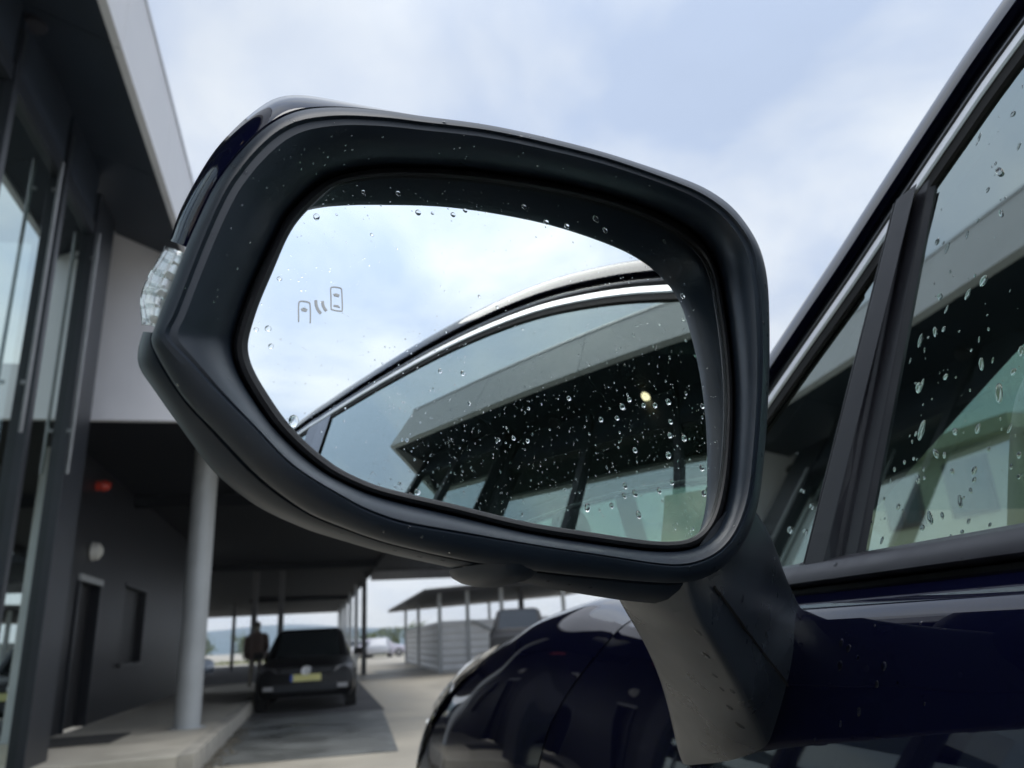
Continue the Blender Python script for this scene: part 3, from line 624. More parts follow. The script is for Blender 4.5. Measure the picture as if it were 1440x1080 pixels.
# roof, windscreen, bonnet, tail across the car
lastL = [(gX(*offp(i, .067))+.05, *offp(i, .067)) for i in range(len(CC))]
ihead = min(range(len(CC)), key=lambda i: abs(CC[i][0]-.10))
def across(i, rise, fwd=0.0, n=15):
    x, y, z = lastL[i]; r_ = []
    for k_ in range(n):
        u = -1+2*k_/(n-1); r_.append((XC+(XC-x)*u, y+fwd*(1-u*u), z+rise*(1-abs(u)**2.2)))
    return r_
roof = MB().grid([across(i, .055) for i in range(ihead, len(CC))])
roof.build('roof', PAINT, car, smooth=True)
MB().grid([[(a, b2, c_-.03) for a, b2, c_ in across(i, .05)] for i in range(ihead-2, len(CC)-6)]).build('headliner', LINER, car, smooth=True)
ws_rows = [across(i, .03+.02*i/ihead, .16*(1-i/ihead)**1.0+.02) for i in range(2, ihead+1)]
MB().grid(ws_rows).build('windscreen', WSGLASS, car, smooth=True)
rows = []
for Y in np.linspace(.80, 2.2, 26):
    x, z = section(Y)[13]; x += .004; r_ = []
    for k_ in range(17):
        u = -1+2*k_/16; r_.append((XC+(XC-x)*u, Y, z+(.05*(1-abs(u)**3) if Y < 2.1 else .03*(1-u*u))))
    rows.append(r_)
MB().grid(rows).build('bonnet', PAINT, car, smooth=True)
MB().grid([[(XC+(XC-.36)*u, .83+.24*(1-u*u), .045+.03*(1-u*u)), (XC+(XC-.36)*u, .95+.24*(1-u*u), .04+.035*(1-u*u))] and [(XC+(XC-.36)*u, .80+.19*(1-u*u), .055+.03*(1-u*u)), (XC+(XC-.36)*u, .92+.19*(1-u*u), .05+.03*(1-u*u))] for u in np.linspace(-1, 1, 17)]).build('scuttle_panel', PLASTIC2, car, smooth=True)
# front bumper and grille
nose = MB(); rows = []
for z, push in ((-.38, .0), (-.44, .03), (-.52, .05), (-.62, .05), (-.7, .03), (-.76, -.02)):
    rows.append([(XC+(XC-.52)*u, 2.2+push+.06*(1-u*u), z) for u in np.linspace(-1, 1, 15)])
nose.grid(rows).build('front_bumper', PAINT, car, smooth=True)
MB().box(XC-.42, XC+.42, 2.26, 2.30, -.58, -.44).build('grille', PLASTIC2, car, bevel=.01)
tail = MB(); rows = []
for z, yy, w in ((.38, -2.08, .55), (.1, -2.3, .78), (-.02, -2.36, .84), (-.3, -2.42, .86), (-.55, -2.44, .86), (-.72, -2.38, .84)):
    rows.append([(XC+w*u, yy-.05*(1-u*u), z) for u in np.linspace(-1, 1, 13)])
tail.grid(rows).build('tailgate', PAINT, car, smooth=True)
MB().box(XC-.8, XC+.8, -2.3, 2.1, -.8, -.74).build('floor_pan', RUBBER, car)
# left headlight let into the corner
for side in (0, 1):
    def fin(mb, *a, **kw):
        return (mb if side == 0 else mb.mirrored(XC)).build(*a, **kw)
    def hp(Y, s, out):
        i = 8+s*5; i0 = min(int(i), 12); t = i-i0; a, b2 = np.array(S(Y, i0)), np.array(S(Y, i0+1)); q = a*(1-t)+b2*t
        return q+np.array([-.7, .35, .6])*out
    rows = [[hp(Y, s, .006) for s in np.linspace(0.05+max(0, (1.85-Y))*.8, .95, 9)] for Y in np.linspace(1.36, 2.16, 22)]
    hl = fin(MB().grid(rows), 'headlight', mat('headlight_lens', (0.02, 0.022, 0.024), 0.06, 0, 0.7, 1.0, var=.2), car, smooth=True)
    fin(MB().grid([[hp(Y, s, .010) for s in np.linspace(.30+(1.72-Y)*.75, .80, 6)] for Y in np.linspace(1.40, 1.72, 10)]), 'sky_glint', mat('painted_sky_glint', (0.6, 0.62, 0.62), 0.12, 0.3, 0.6, 1.0, var=.3, scale=30), hl, smooth=True)  # pale patch stands in for sky reflected in the headlight
    for s_, y0, y1, nm in ((.70, 1.72, 2.02, 'light_bar'), (.42, 1.86, 2.08, 'light_bar'), (.2, 1.98, 2.12, 'light_bar')):
        fin(MB().tube([hp(Y, s_, .005) for Y in np.linspace(y0, y1, 8)], .006, 8), nm, LENS, hl, smooth=True)

# cabin
MB().grid([[(XC+(XC-.42)*u, .42, -.25), (XC+(XC-.42)*u, .46, -.04), (XC+(XC-.42)*u, .52+.02*u, .035-.02*abs(u)), (XC+(XC-.42)*u, .70, .05-.01*abs(u)), (XC+(XC-.42)*u, .86, .035)] for u in np.linspace(-1, 1, 21)]).build('dashboard', INTER, car, smooth=True)
sw = [(.78+.185*math.cos(a), .30+.07*math.sin(a), -.06+.17*math.sin(a)) for a in np.linspace(0, 2*math.pi, 33)]
st = MB().tube(sw, .016, 8, False).tube([(.60, .30, -.06), (.96, .30, -.06)], .018, 6).tube([(.78, .27, -.2), (.78, .30, -.06), (.78, .44, -.1)], .03, 8).build('steering_wheel', INTER, car, smooth=True)
for xx in (.78, 1.5):
    seat = MB().grid([[(xx+w*u, yy+(.05*u*u if z > -.2 else 0), z+(0.04*u*u if z < -.2 else 0)) for u in np.linspace(-1, 1, 7)] for w, yy, z in ((.24, .02, -.42), (.26, -.02, -.32), (.26, -.2, -.31), (.26, -.46, -.36), (.25, -.55, -.2), (.25, -.62, .0), (.23, -.68, .16), (.19, -.71, .22), (.17, -.78, .21), (.23, -.76, .0), (.25, -.72, -.3), (.25, -.6, -.5))])
    so_ = seat.build('front_seat', mat('seat_fabric', (0.06, 0.06, 0.06), 0.85), car, sub=1)
    MB().grid([[(xx+w*math.cos(a), -.74+.05*math.sin(a), z) for a in np.linspace(0, 2*math.pi, 13)] for w, z in ((.03, .2), (.11, .25), (.13, .31), (.12, .37), (.06, .40))]).build('headrest', MATS['seat_fabric'], so_, sub=1)
MB().grid([[(XC+.6*u, yy, z) for u in np.linspace(-1, 1, 9)] for yy, z in ((-1.1, -.45), (-1.12, -.34), (-1.5, -.38), (-1.62, -.1), (-1.72, .18), (-1.8, .18), (-1.75, -.4))]).build('rear_seat', MATS['seat_fabric'], car, sub=1)
im = MB().box(XC-.12, XC+.12, .30, .33, .36, .42).tube([(XC, .315, .41), (XC, .30, .50)], .01, 6).build('rear_view_mirror', INTER, car, bevel=.01)

# ------------------------------------------------------------------ the door mirror
M0 = np.array([.085, .31, .125]); A_, B_, RC = RAD(16), RAD(5), 1.3
NG = np.array([math.sin(A_)*math.cos(B_), -math.cos(A_)*math.cos(B_), math.sin(B_)])
SC = M0-NG*RC                                  # centre of the convex glass
def on_glass(p, lift=0.0):
    d = ray(*p); r_ = RC+lift; bb = np.dot(d, SC); cc = np.dot(SC, SC)-r_*r_; return d*(bb-math.sqrt(bb*bb-cc))
NRM = np.array([math.sin(RAD(17.4)), -math.cos(RAD(17.4)), .0]); NRM /= np.linalg.norm(NRM)
MR = M0+NRM*.0158
def on_rim(p, back=0.0): return atplane(p, MR-NRM*back, NRM)
CEN = (660.0, 505.0); NA = 300
def loop(pts, smooth=2):
    P_ = np.array(pts, float)-np.array(CEN); ang = np.arctan2(P_[:, 1], P_[:, 0]); r_ = np.hypot(P_[:, 0], P_[:, 1]); o = np.argsort(ang); ang, r_, P_ = ang[o], r_[o], P_[o]
    # walk the outline as a closed spline, then resample by angle
    n = len(P_); dense = []
    for i in range(n):
        a, b2, c_, d_ = P_[(i-1) % n], P_[i], P_[(i+1) % n], P_[(i+2) % n]
        for t in np.linspace(0, 1, 12, endpoint=False):
            m1 = (c_-a)*.5; m2 = (d_-b2)*.5; L_ = np.linalg.norm(c_-b2)
            for m_ in (m1, m2):
                k_ = np.linalg.norm(m_)
                if k_ > L_: m_ *= L_/k_
            h00 = 2*t**3-3*t*t+1; h10 = t**3-2*t*t+t; h01 = -2*t**3+3*t*t; h11 = t**3-t*t
            dense.append(b2*h00+m1*h10+c_*h01+m2*h11)
    D = np.array(dense); a = np.unwrap(np.arctan2(D[:, 1], D[:, 0])); rr = np.hypot(D[:, 0], D[:, 1])
    if a[-1] < a[0]: a, rr = a[::-1], rr[::-1]
    o = np.argsort(a); a, rr = a[o], rr[o]
    T = np.linspace(-math.pi, math.pi, NA, endpoint=False)
    aa = np.concatenate([a-2*math.pi, a, a+2*math.pi]); r3 = np.tile(rr, 3)
    R_ = np.interp(T, aa, r3)
    for _ in range(smooth): R_ = (np.roll(R_, 1)+2*R_+np.roll(R_, -1))/4
    return np.stack([CEN[0]+R_*np.cos(T), CEN[1]+R_*np.sin(T)], 1)
G_ = loop([(348,492),(349,476),(363,430),(384,380),(405,332),(426,301),(459,270),(480,257),(522,249),(574,247),(647,251),(720,260),(800,274),(870,292),(930,316),(972,342),(998,374),(1011,436),(1020,505),(1023,574),(1020,640),(1013,690),(1002,727),(985,750),(965,760),(940,762),(915,761),(840,750),(740,734),(637,709),(564,692),(522,680),(481,661),(460,647),(430,622),(399,588),(367,540),(353,513)])
L1 = loop([(328,490),(332,465),(353,405),(389,330),(405,301),(436,270),(459,253),(480,246),(520,238),(563,236),(647,239),(720,248),(800,262),(870,280),(935,304),(980,332),(1006,374),(1019,436),(1028,510),(1031,574),(1027,655),(1021,700),(1010,738),(991,762),(968,772),(940,774),(910,773),(840,764),(740,748),(637,723),(560,705),(515,692),(470,672),(445,656),(415,631),(383,598),(351,551),(334,517)])
CR = loop([(230,472),(242,447),(288,330),(318,266),(348,224),(375,196),(400,178),(430,167),(480,162),(542,165),(592,171),(688,183),(780,203),(869,227),(975,266),(1017,292),(1043,320),(1060,352),(1069,400),(1073,480),(1071,560),(1065,640),(1057,702),(1040,747),(1015,777),(977,795),(940,797),(840,782),(760,770),(668,755),(564,737),(512,718),(480,700),(409,655),(357,602),(309,555),(257,500)], 1)
RO = loop([(211,480),(216,465),(222,447),(263,345),(280,307),(305,257),(338,214),(367,185),(397,165),(430,154),(480,151),(542,156),(592,163),(688,176),(780,196),(869,220),(980,259),(1024,286),(1051,317),(1069,350),(1079,392),(1082,449),(1082,519),(1078,602),(1072,670),(1066,710),(1055,745),(1033,782),(997,810),(952,820),(840,812),(740,801),(647,787),(543,763),(480,741),(430,719),(367,673),(305,609),(255,555)], 1)
SI = loop([(194,513),(196,480),(203,464),(201,440),(201,413),(216,380),(235,347),(253,297),(284,239),(309,203),(347,165),(382,140),(405,134),(430,134),(480,142),(592,163),(688,180),(780,202),(869,227),(980,268),(1020,296),(1040,328),(1052,355),(1060,400),(1062,450),(1060,520),(1056,600),(1050,680),(1035,735),(1012,775),(985,825),(960,850),(915,848),(860,842),(760,825),(647,801),(543,778),(480,760),(430,744),(367,715),(326,686),(295,657),(253,600),(211,540)], 1)
def mixl(a, b2, t): return a*(1-t)+b2*t
def shrink(l, k_): return np.array(CEN)+(l-np.array(CEN))*k_
def pts_rim(l, back): return [on_rim(p_, back) for p_ in l]
def pts_glass(l, lift): return [on_glass(p_, lift) for p_ in l]
def normal_rim_depth(P_): return np.dot(P_-MR, NRM)
# bezel: one continuous moulding from the glass well to the outer rim
inner = pts_glass(mixl(L1, CR, .03), -.006)
crest_in = pts_rim(mixl(L1, CR, .93), .0015); crest = pts_rim(CR, 0.0)
rows = [pts_glass(mixl(L1, CR, -.02), -.012), inner]
for t, d in ((.1, .30), (.25, .52), (.45, .74), (.65, .89), (.82, .965)):
    flat = mixl(L1, CR, t); row = []
    for k_ in range(NA):
        gpt = on_glass(flat[k_], -.004); rpt = on_rim(flat[k_], 0.0); row.append(gpt*(1-d)+rpt*d)
    rows.append(row)
rows += [crest_in, crest, pts_rim(mixl(CR, RO, .35), .0006), pts_rim(mixl(CR, RO, .7), .003), pts_rim(mixl(CR, RO, .92), .0065), pts_rim(RO, .010), pts_rim(mixl(CR, RO, .9), .014)]
side_mirror = MB().grid(rows, True).build('side_mirror', PLASTIC, car, smooth=True)
side_mirror['label'] = 'black and navy door mirror with convex glass'
# glass carrier lip and glass
MB().grid([pts_glass(mixl(G_, L1, -.06), -.0004), pts_glass(mixl(G_, L1, .05), .0012), pts_glass(mixl(G_, L1, .4), .0022), pts_glass(mixl(G_, L1, .75), .0012), pts_glass(mixl(G_, L1, .98), -.002), pts_glass(mixl(G_, L1, 1.0), -.011)], True).build('glass_carrier', PLASTIC2, side_mirror, smooth=True)
gm = MB(); rows = [pts_glass(shrink(G_, k_), 0) for k_ in (1.0, .85, .7, .55, .4, .25, .1)]
gm.grid(rows, True); gm.fan(pts_glass(shrink(G_, .1), 0), on_glass(CEN))
mg = gm.build('mirror_glass', MIRROR, side_mirror, smooth=True)
# exact sphere normals keep the reflection clean
me = mg.data; sc_w = Vector((SC[0], SC[1], SC[2]+H))
bm = bmesh.new(); bm.from_mesh(me); bmesh.ops.remove_doubles(bm, verts=bm.verts, dist=1e-6)
if sum(((f.calc_center_median()-sc_w).normalized().dot(f.normal) for f in bm.faces)) < 0: bmesh.ops.reverse_faces(bm, faces=bm.faces)
bm.to_mesh(me); bm.free()
me.normals_split_custom_set_from_vertices([tuple((v.co-sc_w).normalized()) for v in me.vertices])
# back shell in pieces by angle: painted cap, indicator, lower housing
angs = np.linspace(-math.pi, math.pi, NA, endpoint=False)
def ang_of(p_): return math.atan2(p_[1]-CEN[1], p_[0]-CEN[0])
a_lamp0, a_lamp1 = ang_of((204, 461)), ang_of((236, 348))          # image angles, y down: lamp from -pi side
def idx_range(a0, a1):
    i0 = int(round((a0+math.pi)/(2*math.pi)*NA)); i1 = int(round((a1+math.pi)/(2*math.pi)*NA))
    if i1 <= i0: i1 += NA
    return [i % NA for i in range(i0, i1+1)]
shell = [pts_rim(mixl(CR, RO, .75), .0135), pts_rim(mixl(CR, RO, .86), .0165), pts_rim(mixl(RO, SI, .12), .0160), pts_rim(mixl(RO, SI, .4), .018), pts_rim(mixl(RO, SI, .75), .025), pts_rim(SI, .034), pts_rim(shrink(SI, .965), .052), pts_rim(shrink(SI, .87), .075), pts_rim(shrink(SI, .70), .095), pts_rim(shrink(SI, .45), .110), pts_rim(shrink(SI, .15), .117)]
def shell_part(ids, rows=None): return MB().grid([[r_[i] for i in ids] for r_ in (rows or shell)])
a_right = ang_of((1040, 330)); 
cap_ids = idx_range(a_lamp1+.012, a_right); low_ids = idx_range(a_right, a_lamp0-.004+0)
lamp_ids = idx_range(a_lamp0, a_lamp1)
cap = shell_part(cap_ids); cap.build('cover_cap', PAINT, side_mirror, smooth=True)
low = shell_part(low_ids); low.build('lower_housing', PLASTIC, side_mirror, smooth=True)
lampshell = [pts_rim(mixl(RO, SI, .1), .016), pts_rim(mixl(RO, SI, .5), .021), pts_rim(mixl(RO, SI, .85), .028), pts_rim(SI, .034), pts_rim(shrink(SI, .97), .05), pts_rim(shrink(SI, .93), .065)]
ind = shell_part(lamp_ids, lampshell).build('indicator_lamp', LAMPGLASS, side_mirror, smooth=True, solid=.0015)
back = [pts_rim(mixl(RO, SI, -.25), .019), pts_rim(mixl(RO, SI, .2), .03), pts_rim(shrink(SI, .94), .044), pts_rim(shrink(SI, .86), .075), pts_rim(shrink(SI, .70), .0945), pts_rim(shrink(SI, .45), .1095)]
MB().grid([[r_[i] for i in lamp_ids] for r_ in back]).build('reflector', mat('lamp_reflector', (0.72, 0.72, 0.70), 0.3, 0.7, var=.3, scale=70), side_mirror, smooth=True)
rb = MB(); n_l = len(lamp_ids)
for q in range(1, 7):        # light guides across the lamp
    i = lamp_ids[int(q/7*(n_l-1))]
    a = on_rim(mixl(RO, SI, .25)[i], .021); b2 = on_rim(shrink(SI, .985)[i], .036); c_ = on_rim(shrink(SI, .95)[i], .056)
    rb.tube([a, b2, c_], .0016 if q % 2 else .0009, 6)
rb.build('light_guide', LENS, side_mirror, smooth=True)
# sensor bump under the housing
bq = on_rim((695, 800), .03); bu = MB(); rows = []
for q in range(5):
    a = q/4*1.5; rows.append([bq+np.array([.019*math.cos(a)*math.cos(t), .022*math.cos(a)*math.sin(t)*1.2, -.0075*math.sin(a)]) for t in np.linspace(0, 2*math.pi, 20, endpoint=False)])
bu.grid(rows, True); bu.fan(rows[-1], rows[-1][0]*.5+rows[-1][10]*.5); bu.build('camera_housing', PLASTIC, side_mirror, smooth=True)
# blind-spot symbol on the glass
sym = MB()
def flat_stroke(pts, w):
    P_ = [np.array(p_, float) for p_ in pts]; rows = []
    for i, p_ in enumerate(P_):
        t = P_[min(i+1, len(P_)-1)]-P_[max(i-1, 0)]; t /= np.linalg.norm(t); n_ = np.array([-t[1], t[0]])*w/2
        rows.append([on_glass(p_-n_, .00012), on_glass(p_+n_, .00012)])
    sym.grid(rows)
def z7(x, y): return (380+x*140/1440, 380+y*100/1029)
flat_stroke([z7(*p_) for p_ in smooth_curve([(412,745),(410,600),(414,490),(430,452),(490,450),(550,462),(575,490),(582,600),(580,765)], 40)], 1.9)
flat_stroke([z7(*p_) for p_ in smooth_curve([(880,400),(876,270),(890,245),(950,244),(1015,258),(1034,290),(1042,430),(1044,570),(1030,590),(960,584),(895,568),(882,545),(880,400)], 60)], 1.7)
flat_stroke([z7(*p_) for p_ in smooth_curve([(658,432),(668,510),(695,575),(735,628)], 14)], 4.0)
flat_stroke([z7(*p_) for p_ in smooth_curve([(756,445),(764,500),(785,550),(815,590)], 14)], 4.0)
for poly in ([(440,555),(490,545),(545,565),(522,602),(460,590)], [(908,342),(950,332),(1008,352),(992,388),(930,376)], [(925,498),(985,505),(1015,545),(908,520)]):
    sym.add([on_glass(z7(*p_), .00013) for p_ in poly], [tuple(range(len(poly)))])
sym.build('blind_spot_symbol', ETCH, side_mirror)
# mirror arm
def dX(p_, x): return atx(p_, x)
ARM = [
  (aty((845,800),.375), aty((962,800),.335), aty((1050,690),.352)),
  (aty((863,846),.385), aty((974,851),.335), aty((1085,735),.372)),
  (aty((899,899),.425), aty((1006,903),.345), aty((1101,778),.395)),
  (aty((923,955),.475), aty((1037,955),.365), atx((1119,832),.302)),
  (aty((938,1008),.52), aty((1060,1002),.385), atx((1140,862),.296)),
  (atx((949,1062),.250), atx((1082,1052),.262), atx((1139,905),.284)),
  (atx((958,1082),.252), atx((1098,1092),.255), atx((1134,962),.276)),
  (atx((972,1108),.262), atx((1102,1112),.262), atx((1122,1030),.266)),
  (atx((975,1110),.300), atx((1103,1114),.300), atx((1122,1032),.300)),
]
rows_u, rows_r, rows_b = [], [], []
for L_, E_, R_ in ARM:
    mid = (L_+E_)/2; und = [L_*(1-t)+E_*t+np.array([0, -.012, -.006])*math.sin(math.pi*t)*.8 for t in np.linspace(0, 1, 9)]
    fac = [E_*(1-t)+R_*t+np.array([-.003, -.006, .002])*math.sin(math.pi*t) for t in np.linspace(0, 1, 9)]
    bk = [R_*(1-t)+L_*t+np.array([.0, .035, .02])*math.sin(math.pi*t) for t in np.linspace(0, 1, 9)]
    rows_u.append(und+fac[1:]+bk[1:-1])
arm = MB().grid(rows_u, True); arm.build('mirror_arm', mat('satin_arm_plastic', (0.028, 0.036, 0.048), 0.3, 0, 0.6, 0, 0.12, 25, bump=0.05, bscale=1500, rvar=.05), side_mirror, sub=2)
pl_ = []
for t in np.linspace(0, 1, 24):
    p_ = np.array((1000+122*t, 820+164*t)); s_ = np.array((1000, 820))
    # parting line lies on the rear face between edge E and R
    k_ = 1.0+t*5.2; i = min(int(k_), 5); f_ = k_-i
    best = None
    for w in np.linspace(0.02, .98, 60):
        q = [ARM[j][1]*(1-w)+ARM[j][2]*w+np.array([-.003, -.006, .002])*math.sin(math.pi*w) for j in range(7)]
        for ii in range(6):
            for ff in np.linspace(0, 1, 8):
                c_ = q[ii]*(1-ff)+q[ii+1]*ff; zc_ = c_@FW; u = np.array((720+FPX*(c_@RT)/zc_, 540-FPX*(c_@UP)/zc_)); e_ = np.linalg.norm(u-p_)
                if best is None or e_ < best[0]: best = (e_, c_)
    pl_.append(best[1]+np.array([-.0006, -.0012, .0003]))
pl_ = [sum(pl_[max(0, i-2):i+3])/len(pl_[max(0, i-2):i+3]) for i in range(len(pl_))]
MB().tube(pl_, .0007, 5).build('parting_line', RUBBER, side_mirror, smooth=True)
# dark gasket where the arm meets the door
gk = [ARM[4][2]+np.array([.004, .002, .0]), atx((1139,905),.285), atx((1134,962),.279), atx((1120,1020),.272), atx((1098,1082),.268)]
MB().tube(smooth_curve(gk, 24), .0022, 6).build('gasket', RUBBER, side_mirror, smooth=True)

# ------------------------------------------------------------------ rain drops
def dome(n=12, m_=4):
    rows = []
    for j in range(m_):
        a = j/m_*math.pi/2; rows.append([(math.cos(a)*math.cos(2*math.pi*i/n), math.cos(a)*math.sin(2*math.pi*i/n), math.sin(a)) for i in range(n)])
    mb = MB().grid(rows, True); mb.fan(rows[-1], (0, 0, 1)); return mb
DOME = dome(); DOME_S = dome(7, 2)
drop_me = DOME.mesh('water_drop', WATER, True, off=0)
def frame(nrm, updir=np.array([0, 0, 1.0]), spin=0.0):
    n_ = nrm/np.linalg.norm(nrm); t = updir-n_*np.dot(updir, n_); t /= np.linalg.norm(t); s_ = np.cross(n_, t)
    c_, d_ = math.cos(spin), math.sin(spin); return s_*c_+t*d_, t*c_-s_*d_, n_
def put_drop(P_, nrm, r_, parent, asp=1.0, h=.5, spin=0.0):
    a, b2, n_ = frame(nrm, spin=spin); o = bpy.data.objects.new('water_drop', drop_me); C.objects.link(o)
    o.parent = parent
    P_ = P_-n_*r_*.04
    o.matrix_local = Matrix(((a[0]*r_, b2[0]*r_*asp, n_[0]*r_*h, P_[0]), (a[1]*r_, b2[1]*r_*asp, n_[1]*r_*h, P_[1]), (a[2]*r_, b2[2]*r_*asp, n_[2]*r_*h, P_[2]+H), (0, 0, 0, 1)))
def mist(mb, P_, nrm, r_, asp=1.0, h=.5, spin=0.0, hi=False):
    a, b2, n_ = frame(nrm, spin=spin); d_ = DOME if hi else DOME_S
    mb.add([P_+a*x*r_+b2*y*r_*asp+n_*(z*r_*h-r_*.04) for x, y, z in d_.v], d_.f)
# on the mirror glass
def inside(p_, poly):
    c_ = False; n = len(poly); j = n-1
    for i in range(n):
        if (poly[i][1] > p_[1]) != (poly[j][1] > p_[1]) and p_[0] < (poly[j][0]-poly[i][0])*(p_[1]-poly[i][1])/(poly[j][1]-poly[i][1])+poly[i][0]: c_ = not c_
        j = i
    return c_
def mdrop(p_, rpx, asp=1.0, spin=0.0, h=.45):
    P_ = on_glass(p_); put_drop(P_, P_-SC, rpx*np.linalg.norm(P_)/FPX, mg, asp, h, spin)
for p_, r_ in (((445,305),5),((511,270),3.5),((560,272),4),((588,299),4.5),((637,302),4),((654,296),4),((737,291),4.5),((768,312),4.5),((797,318),5),((838,308),5),((851,324),4),((377,462),5),((381,487),4),((393,392),4),((413,592),7),((587,692),4.5),((577,697),4),((960,416),4),((523,330),3),((608,300),2.5),((942,612),5),((885,562),4),((875,572),4.5),((905,570),4),((921,570),4),((940,565),5),((988,571),4.5),((943,593),4),((893,633),4),((940,640),5),((962,616),5),((879,683),4.5),((826,714),6),((893,694),4.5),((987,658),4.5),((990,694),4.5),((945,678),4),((927,690),4),((898,724),5),((878,697),4),((860,711),4),((845,590),4),((868,588),4),((800,560),4),((722,616),3.5),((742,620),3.5)):
    mdrop(p_, r_*random.uniform(.8, 1.05), random.uniform(1, 1.35), random.uniform(-.4, .4))
mm = MB(); gpoly = [tuple(q) for q in G_[::4]]; cnt = 0
while cnt < 1300:
    p_ = (random.uniform(350, 1025), random.uniform(245, 760))
    lowp = 1.0 if p_[1] > 540 and p_[0] > 520 else .35
    if random.random() > lowp or not inside(p_, gpoly): continue
    P_ = on_glass(p_); r_ = abs(random.gauss(0, .00016))+.00011
    if random.random() < .05: r_ *= 2.6
    mist(mm, P_, P_-SC, r_, random.uniform(1, 1.3), .45, 0); cnt += 1
tag(mm.build('water_mist', WATER, mg, smooth=True), kind='stuff')
# on the side windows
NW = np.array([-1, PLN, TH]); NW /= np.linalg.norm(NW)
def on_window(p_): return atplane(p_, np.array([gX(.3, .1), .3, .1]), np.array([-1, PLN, TH]))
wd = []
for x, y, r_ in ((1383,395,7),(1322,417,5.5),(1361,414,4.5),(1331,435,3.5),(1358,418,3),(1406,242,5),(1432,208,4),(1292,545,6.5),(1294,479,5),(1330,530,5.5),(1315,467,4.5),(1327,463,4),(1297,540,5),(1405,553,7),(1425,523,5),(1380,512,5.5),(1436,494,7),(1375,603,5),(1343,607,5),(1296,605,6),(1288,610,4.5),(1316,638,4),(1328,640,4.5),(1370,662,5),(1390,632,4),(1370,675,4),(1339,663,4),(1300,672,4),(1291,674,4),(1263,713,5),(1269,718,3.5),(1308,728,5),(1297,742,5.5),(1325,725,4.5),(1353,748,4.5),(1362,733,4.5),(1337,755,3.5),(1365,690,3.5),(1355,700,3),(1422,656,4),(1433,640,4),(1299,660,3.5),(1285,645,3.5),(1272,650,3.5),(1350,705,4),(1392,738,3),(1243,702,3),(1420,602,4),(1258,660,3),(1225,735,4),(1240,760,4),(1318,340,5.5),(1332,349,5),(1408,300,4),(1389,267,3.5),(1375,310,4),(1360,330,3.5),(1425,160,4.5),(1400,110+120,3.5)):
    P_ = on_window((x, y)); put_drop(P_, NW, r_*np.linalg.norm(P_)/FPX*random.uniform(.55, .9), dg, random.choice((1.1, 1.3, 1.5, 1.9, 2.6)), random.uniform(.3, .5), random.uniform(-.6, .6))
wm = MB(); 
for i in range(850):
    yy = random.uniform(-.55, .40); z = random.uniform(.05, max(.06, min(.47, interp(-yy, [-c_[0] for c_ in CC], [c_[1] for c_ in CC])-.03)))
    if yy > .421-.043*(z-.035)/.23-.015: continue
    r_ = abs(random.gauss(0, .0005))+.00025
    P_ = np.array([gX(yy, z), yy, z]); mist(wm, P_, NW, r_, random.choice((1, 1.2, 1.4, 1.7, 2.8)), .4, random.uniform(-.4, .4), r_ > .001)
tag(wm.build('water_mist', WATER, dg, smooth=True), kind='stuff')
for x, y, r_ in ((1110,745,4),(1131,747,3),(1140,712,3),(1127,690,2.5)):
    P_ = on_window((x, y)); put_drop(P_, NW, r_*np.linalg.norm(P_)/FPX, qg, 1.2)
# on the arm, rim, moulding and door
def ray_drop(p_, obj_bvh, r_px, parent, asp=1.4, h=.45, spin=0.0):
    d = Vector(ray(*p_)); hit = obj_bvh.ray_cast(Vector((0, 0, H)), d)
    if hit[0] is None: return
    n_ = np.array(hit[1]); 
    if np.dot(n_, np.array(d)) > 0: n_ = -n_
    P_ = np.array(hit[0]); P_[2] -= H
    put_drop(P_, n_, r_px*hit[3]/FPX, parent, asp, h, spin)
from mathutils.bvhtree import BVHTree
dg_ = bpy.context.evaluated_depsgraph_get(); dg_.update()
def bvh(o):
    e = o.evaluated_get(dg_); m_ = e.to_mesh(); t = BVHTree.FromPolygons([v.co.copy() for v in m_.vertices], [tuple(p_.vertices) for p_ in m_.polygons]); e.to_mesh_clear(); return t
def child(nm): return [o for o in bpy.data.objects if o.name == nm][0]
arm_o = child('mirror_arm'); t_arm = bvh(arm_o)
for x, y, r_ in ((1077,891,6),(1108,986,6),(1044,842,5),(1093,837,4),(1072,908,4),(1050,902,4),(1050,882,3.5),(1091,940,5),(1108,945,3.5),(1124,903,5),(1112,900,3.5),(1118,933,3.5),(1106,958,3.5),(1115,958,3.5),(1134,888,3),(993,922,6),(1005,950,5),(1030,972,5),(1026,995,6),(1040,1020,6),(1015,969,4),(1056,985,4.5),(1060,1001,4),(982,890,5),(1090,760,3.5),(1105,800,3.5)):
    ray_drop((x, y), t_arm, r_*.75, arm_o, random.uniform(1.2, 2.2) if x < 1045 else 1.2, .4, random.uniform(-.3, .5))
t_rim = bvh(side_mirror)
for x, y, r_ in ((1076,402,4),(1079,408,3.5),(1080,425,3.5),(1079,441,4),(1074,455,4),(1079,471,3.5),(1071,640,4),(1056,671,4),(1038,763,5),(1003,800,5),(1008,802,3.5),(625,172,4),(715,190,4),(732,192,4),(345,243,3),(800,747,3),(870,771,3),(1078,540,3.5),(1078,553,3),(970,800,4),(450,560,2.5),(690,205,2.5)):
    ray_drop((x, y), t_rim, r_*.8, side_mirror, 1.15)
rims = MB()
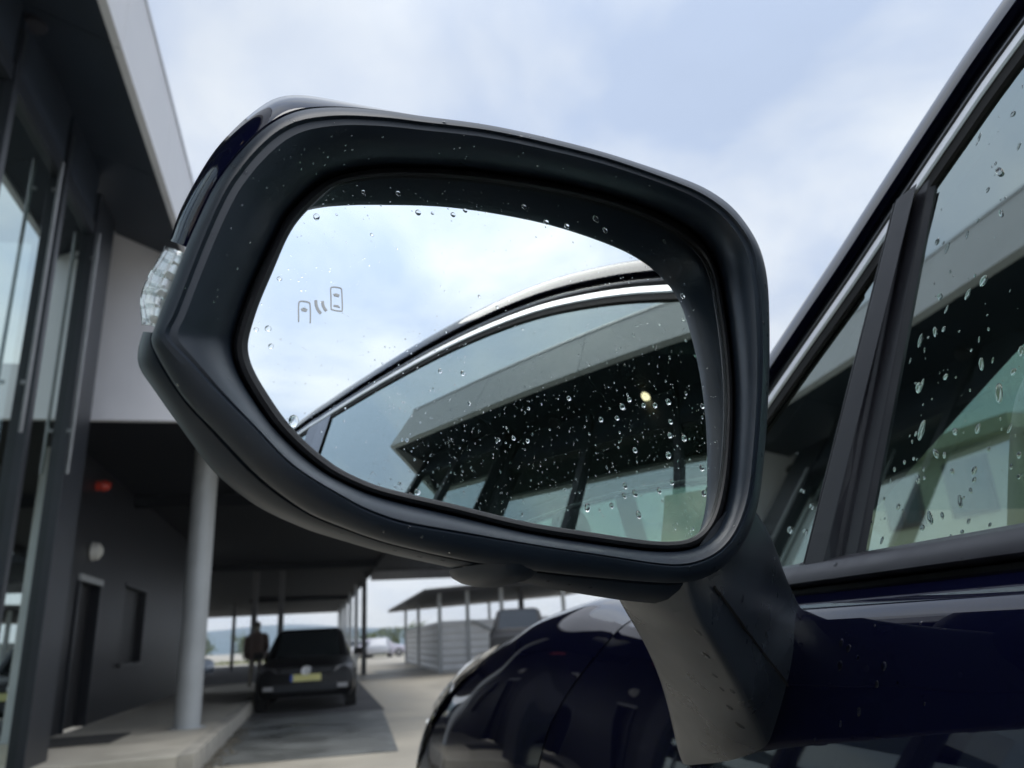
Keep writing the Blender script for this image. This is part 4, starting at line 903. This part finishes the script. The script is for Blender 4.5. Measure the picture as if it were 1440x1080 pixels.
for i in range(520):
    p_ = (random.uniform(230, 1080), random.choice((random.uniform(165, 330), random.uniform(330, 800))))
    d = Vector(ray(*p_)); hit = t_rim.ray_cast(Vector((0, 0, H)), d)
    if hit[0] is None: continue
    n_ = np.array(hit[1]); n_ = n_ if np.dot(n_, np.array(d)) < 0 else -n_; P_ = np.array(hit[0]); P_[2] -= H
    mist(rims, P_, n_, random.uniform(.00025, .0006), 1.1)
tag(rims.build('water_mist', WATER, side_mirror, smooth=True), kind='stuff')
low_o = child('lower_housing'); t_low = bvh(low_o)
for x, y, r_ in ((450,752,3),(555,774,3.5),(590,783,4),(622,788,4),(655,795,5),(720,807,6),(735,811,6),(770,817,4),(800,822,3.5),(830,826,3.5),(480,750,3)):
    ray_drop((x, y), t_low, r_*.8, low_o, 1.2)
t_door = bvh(dr) if False else bvh(child('front_door')); door_o = child('front_door')
for x, y, r_ in ((1243,937,5.5),(1233,962,4.5),(1208,1001,5),(1193,912,5),(1183,904,5),(1181,936,6),(1182,1018,4),(1146,1040,2.5),(1295,876,2.5),(1230,880,2),(1262,960,2),(1300,990,2),(1206,925,3)):
    ray_drop((x, y), t_door, r_*.8, door_o, 1.3)
wmo = child('waist_moulding'); t_wm = bvh(wmo)
for x, y, r_ in ((1110,791,5),(1128,793,6),(1175,794,4.5),(1356,788,6)):
    ray_drop((x, y), t_wm, r_*.85, wmo, .8)

# ------------------------------------------------------------------ air
hz = MB().box(-1490, 1490, -200, 900, -2.05, 27.0).build('haze', MATS['matt_black_plastic']); tag(hz, 'thin pale haze over the yard and the far hills', 'haze', kind='stuff')
hm = bpy.data.materials.new('haze_air'); hm.use_nodes = True; ht = hm.node_tree; ht.nodes.clear()
ho = ht.nodes.new('ShaderNodeOutputMaterial'); pv = ht.nodes.new('ShaderNodeVolumePrincipled'); pv.inputs['Color'].default_value = (0.9, 0.95, 1, 1); pv.inputs['Density'].default_value = 0.0007
ht.links.new(pv.outputs[0], ho.inputs['Volume']); hz.data.materials.clear(); hz.data.materials.append(hm)
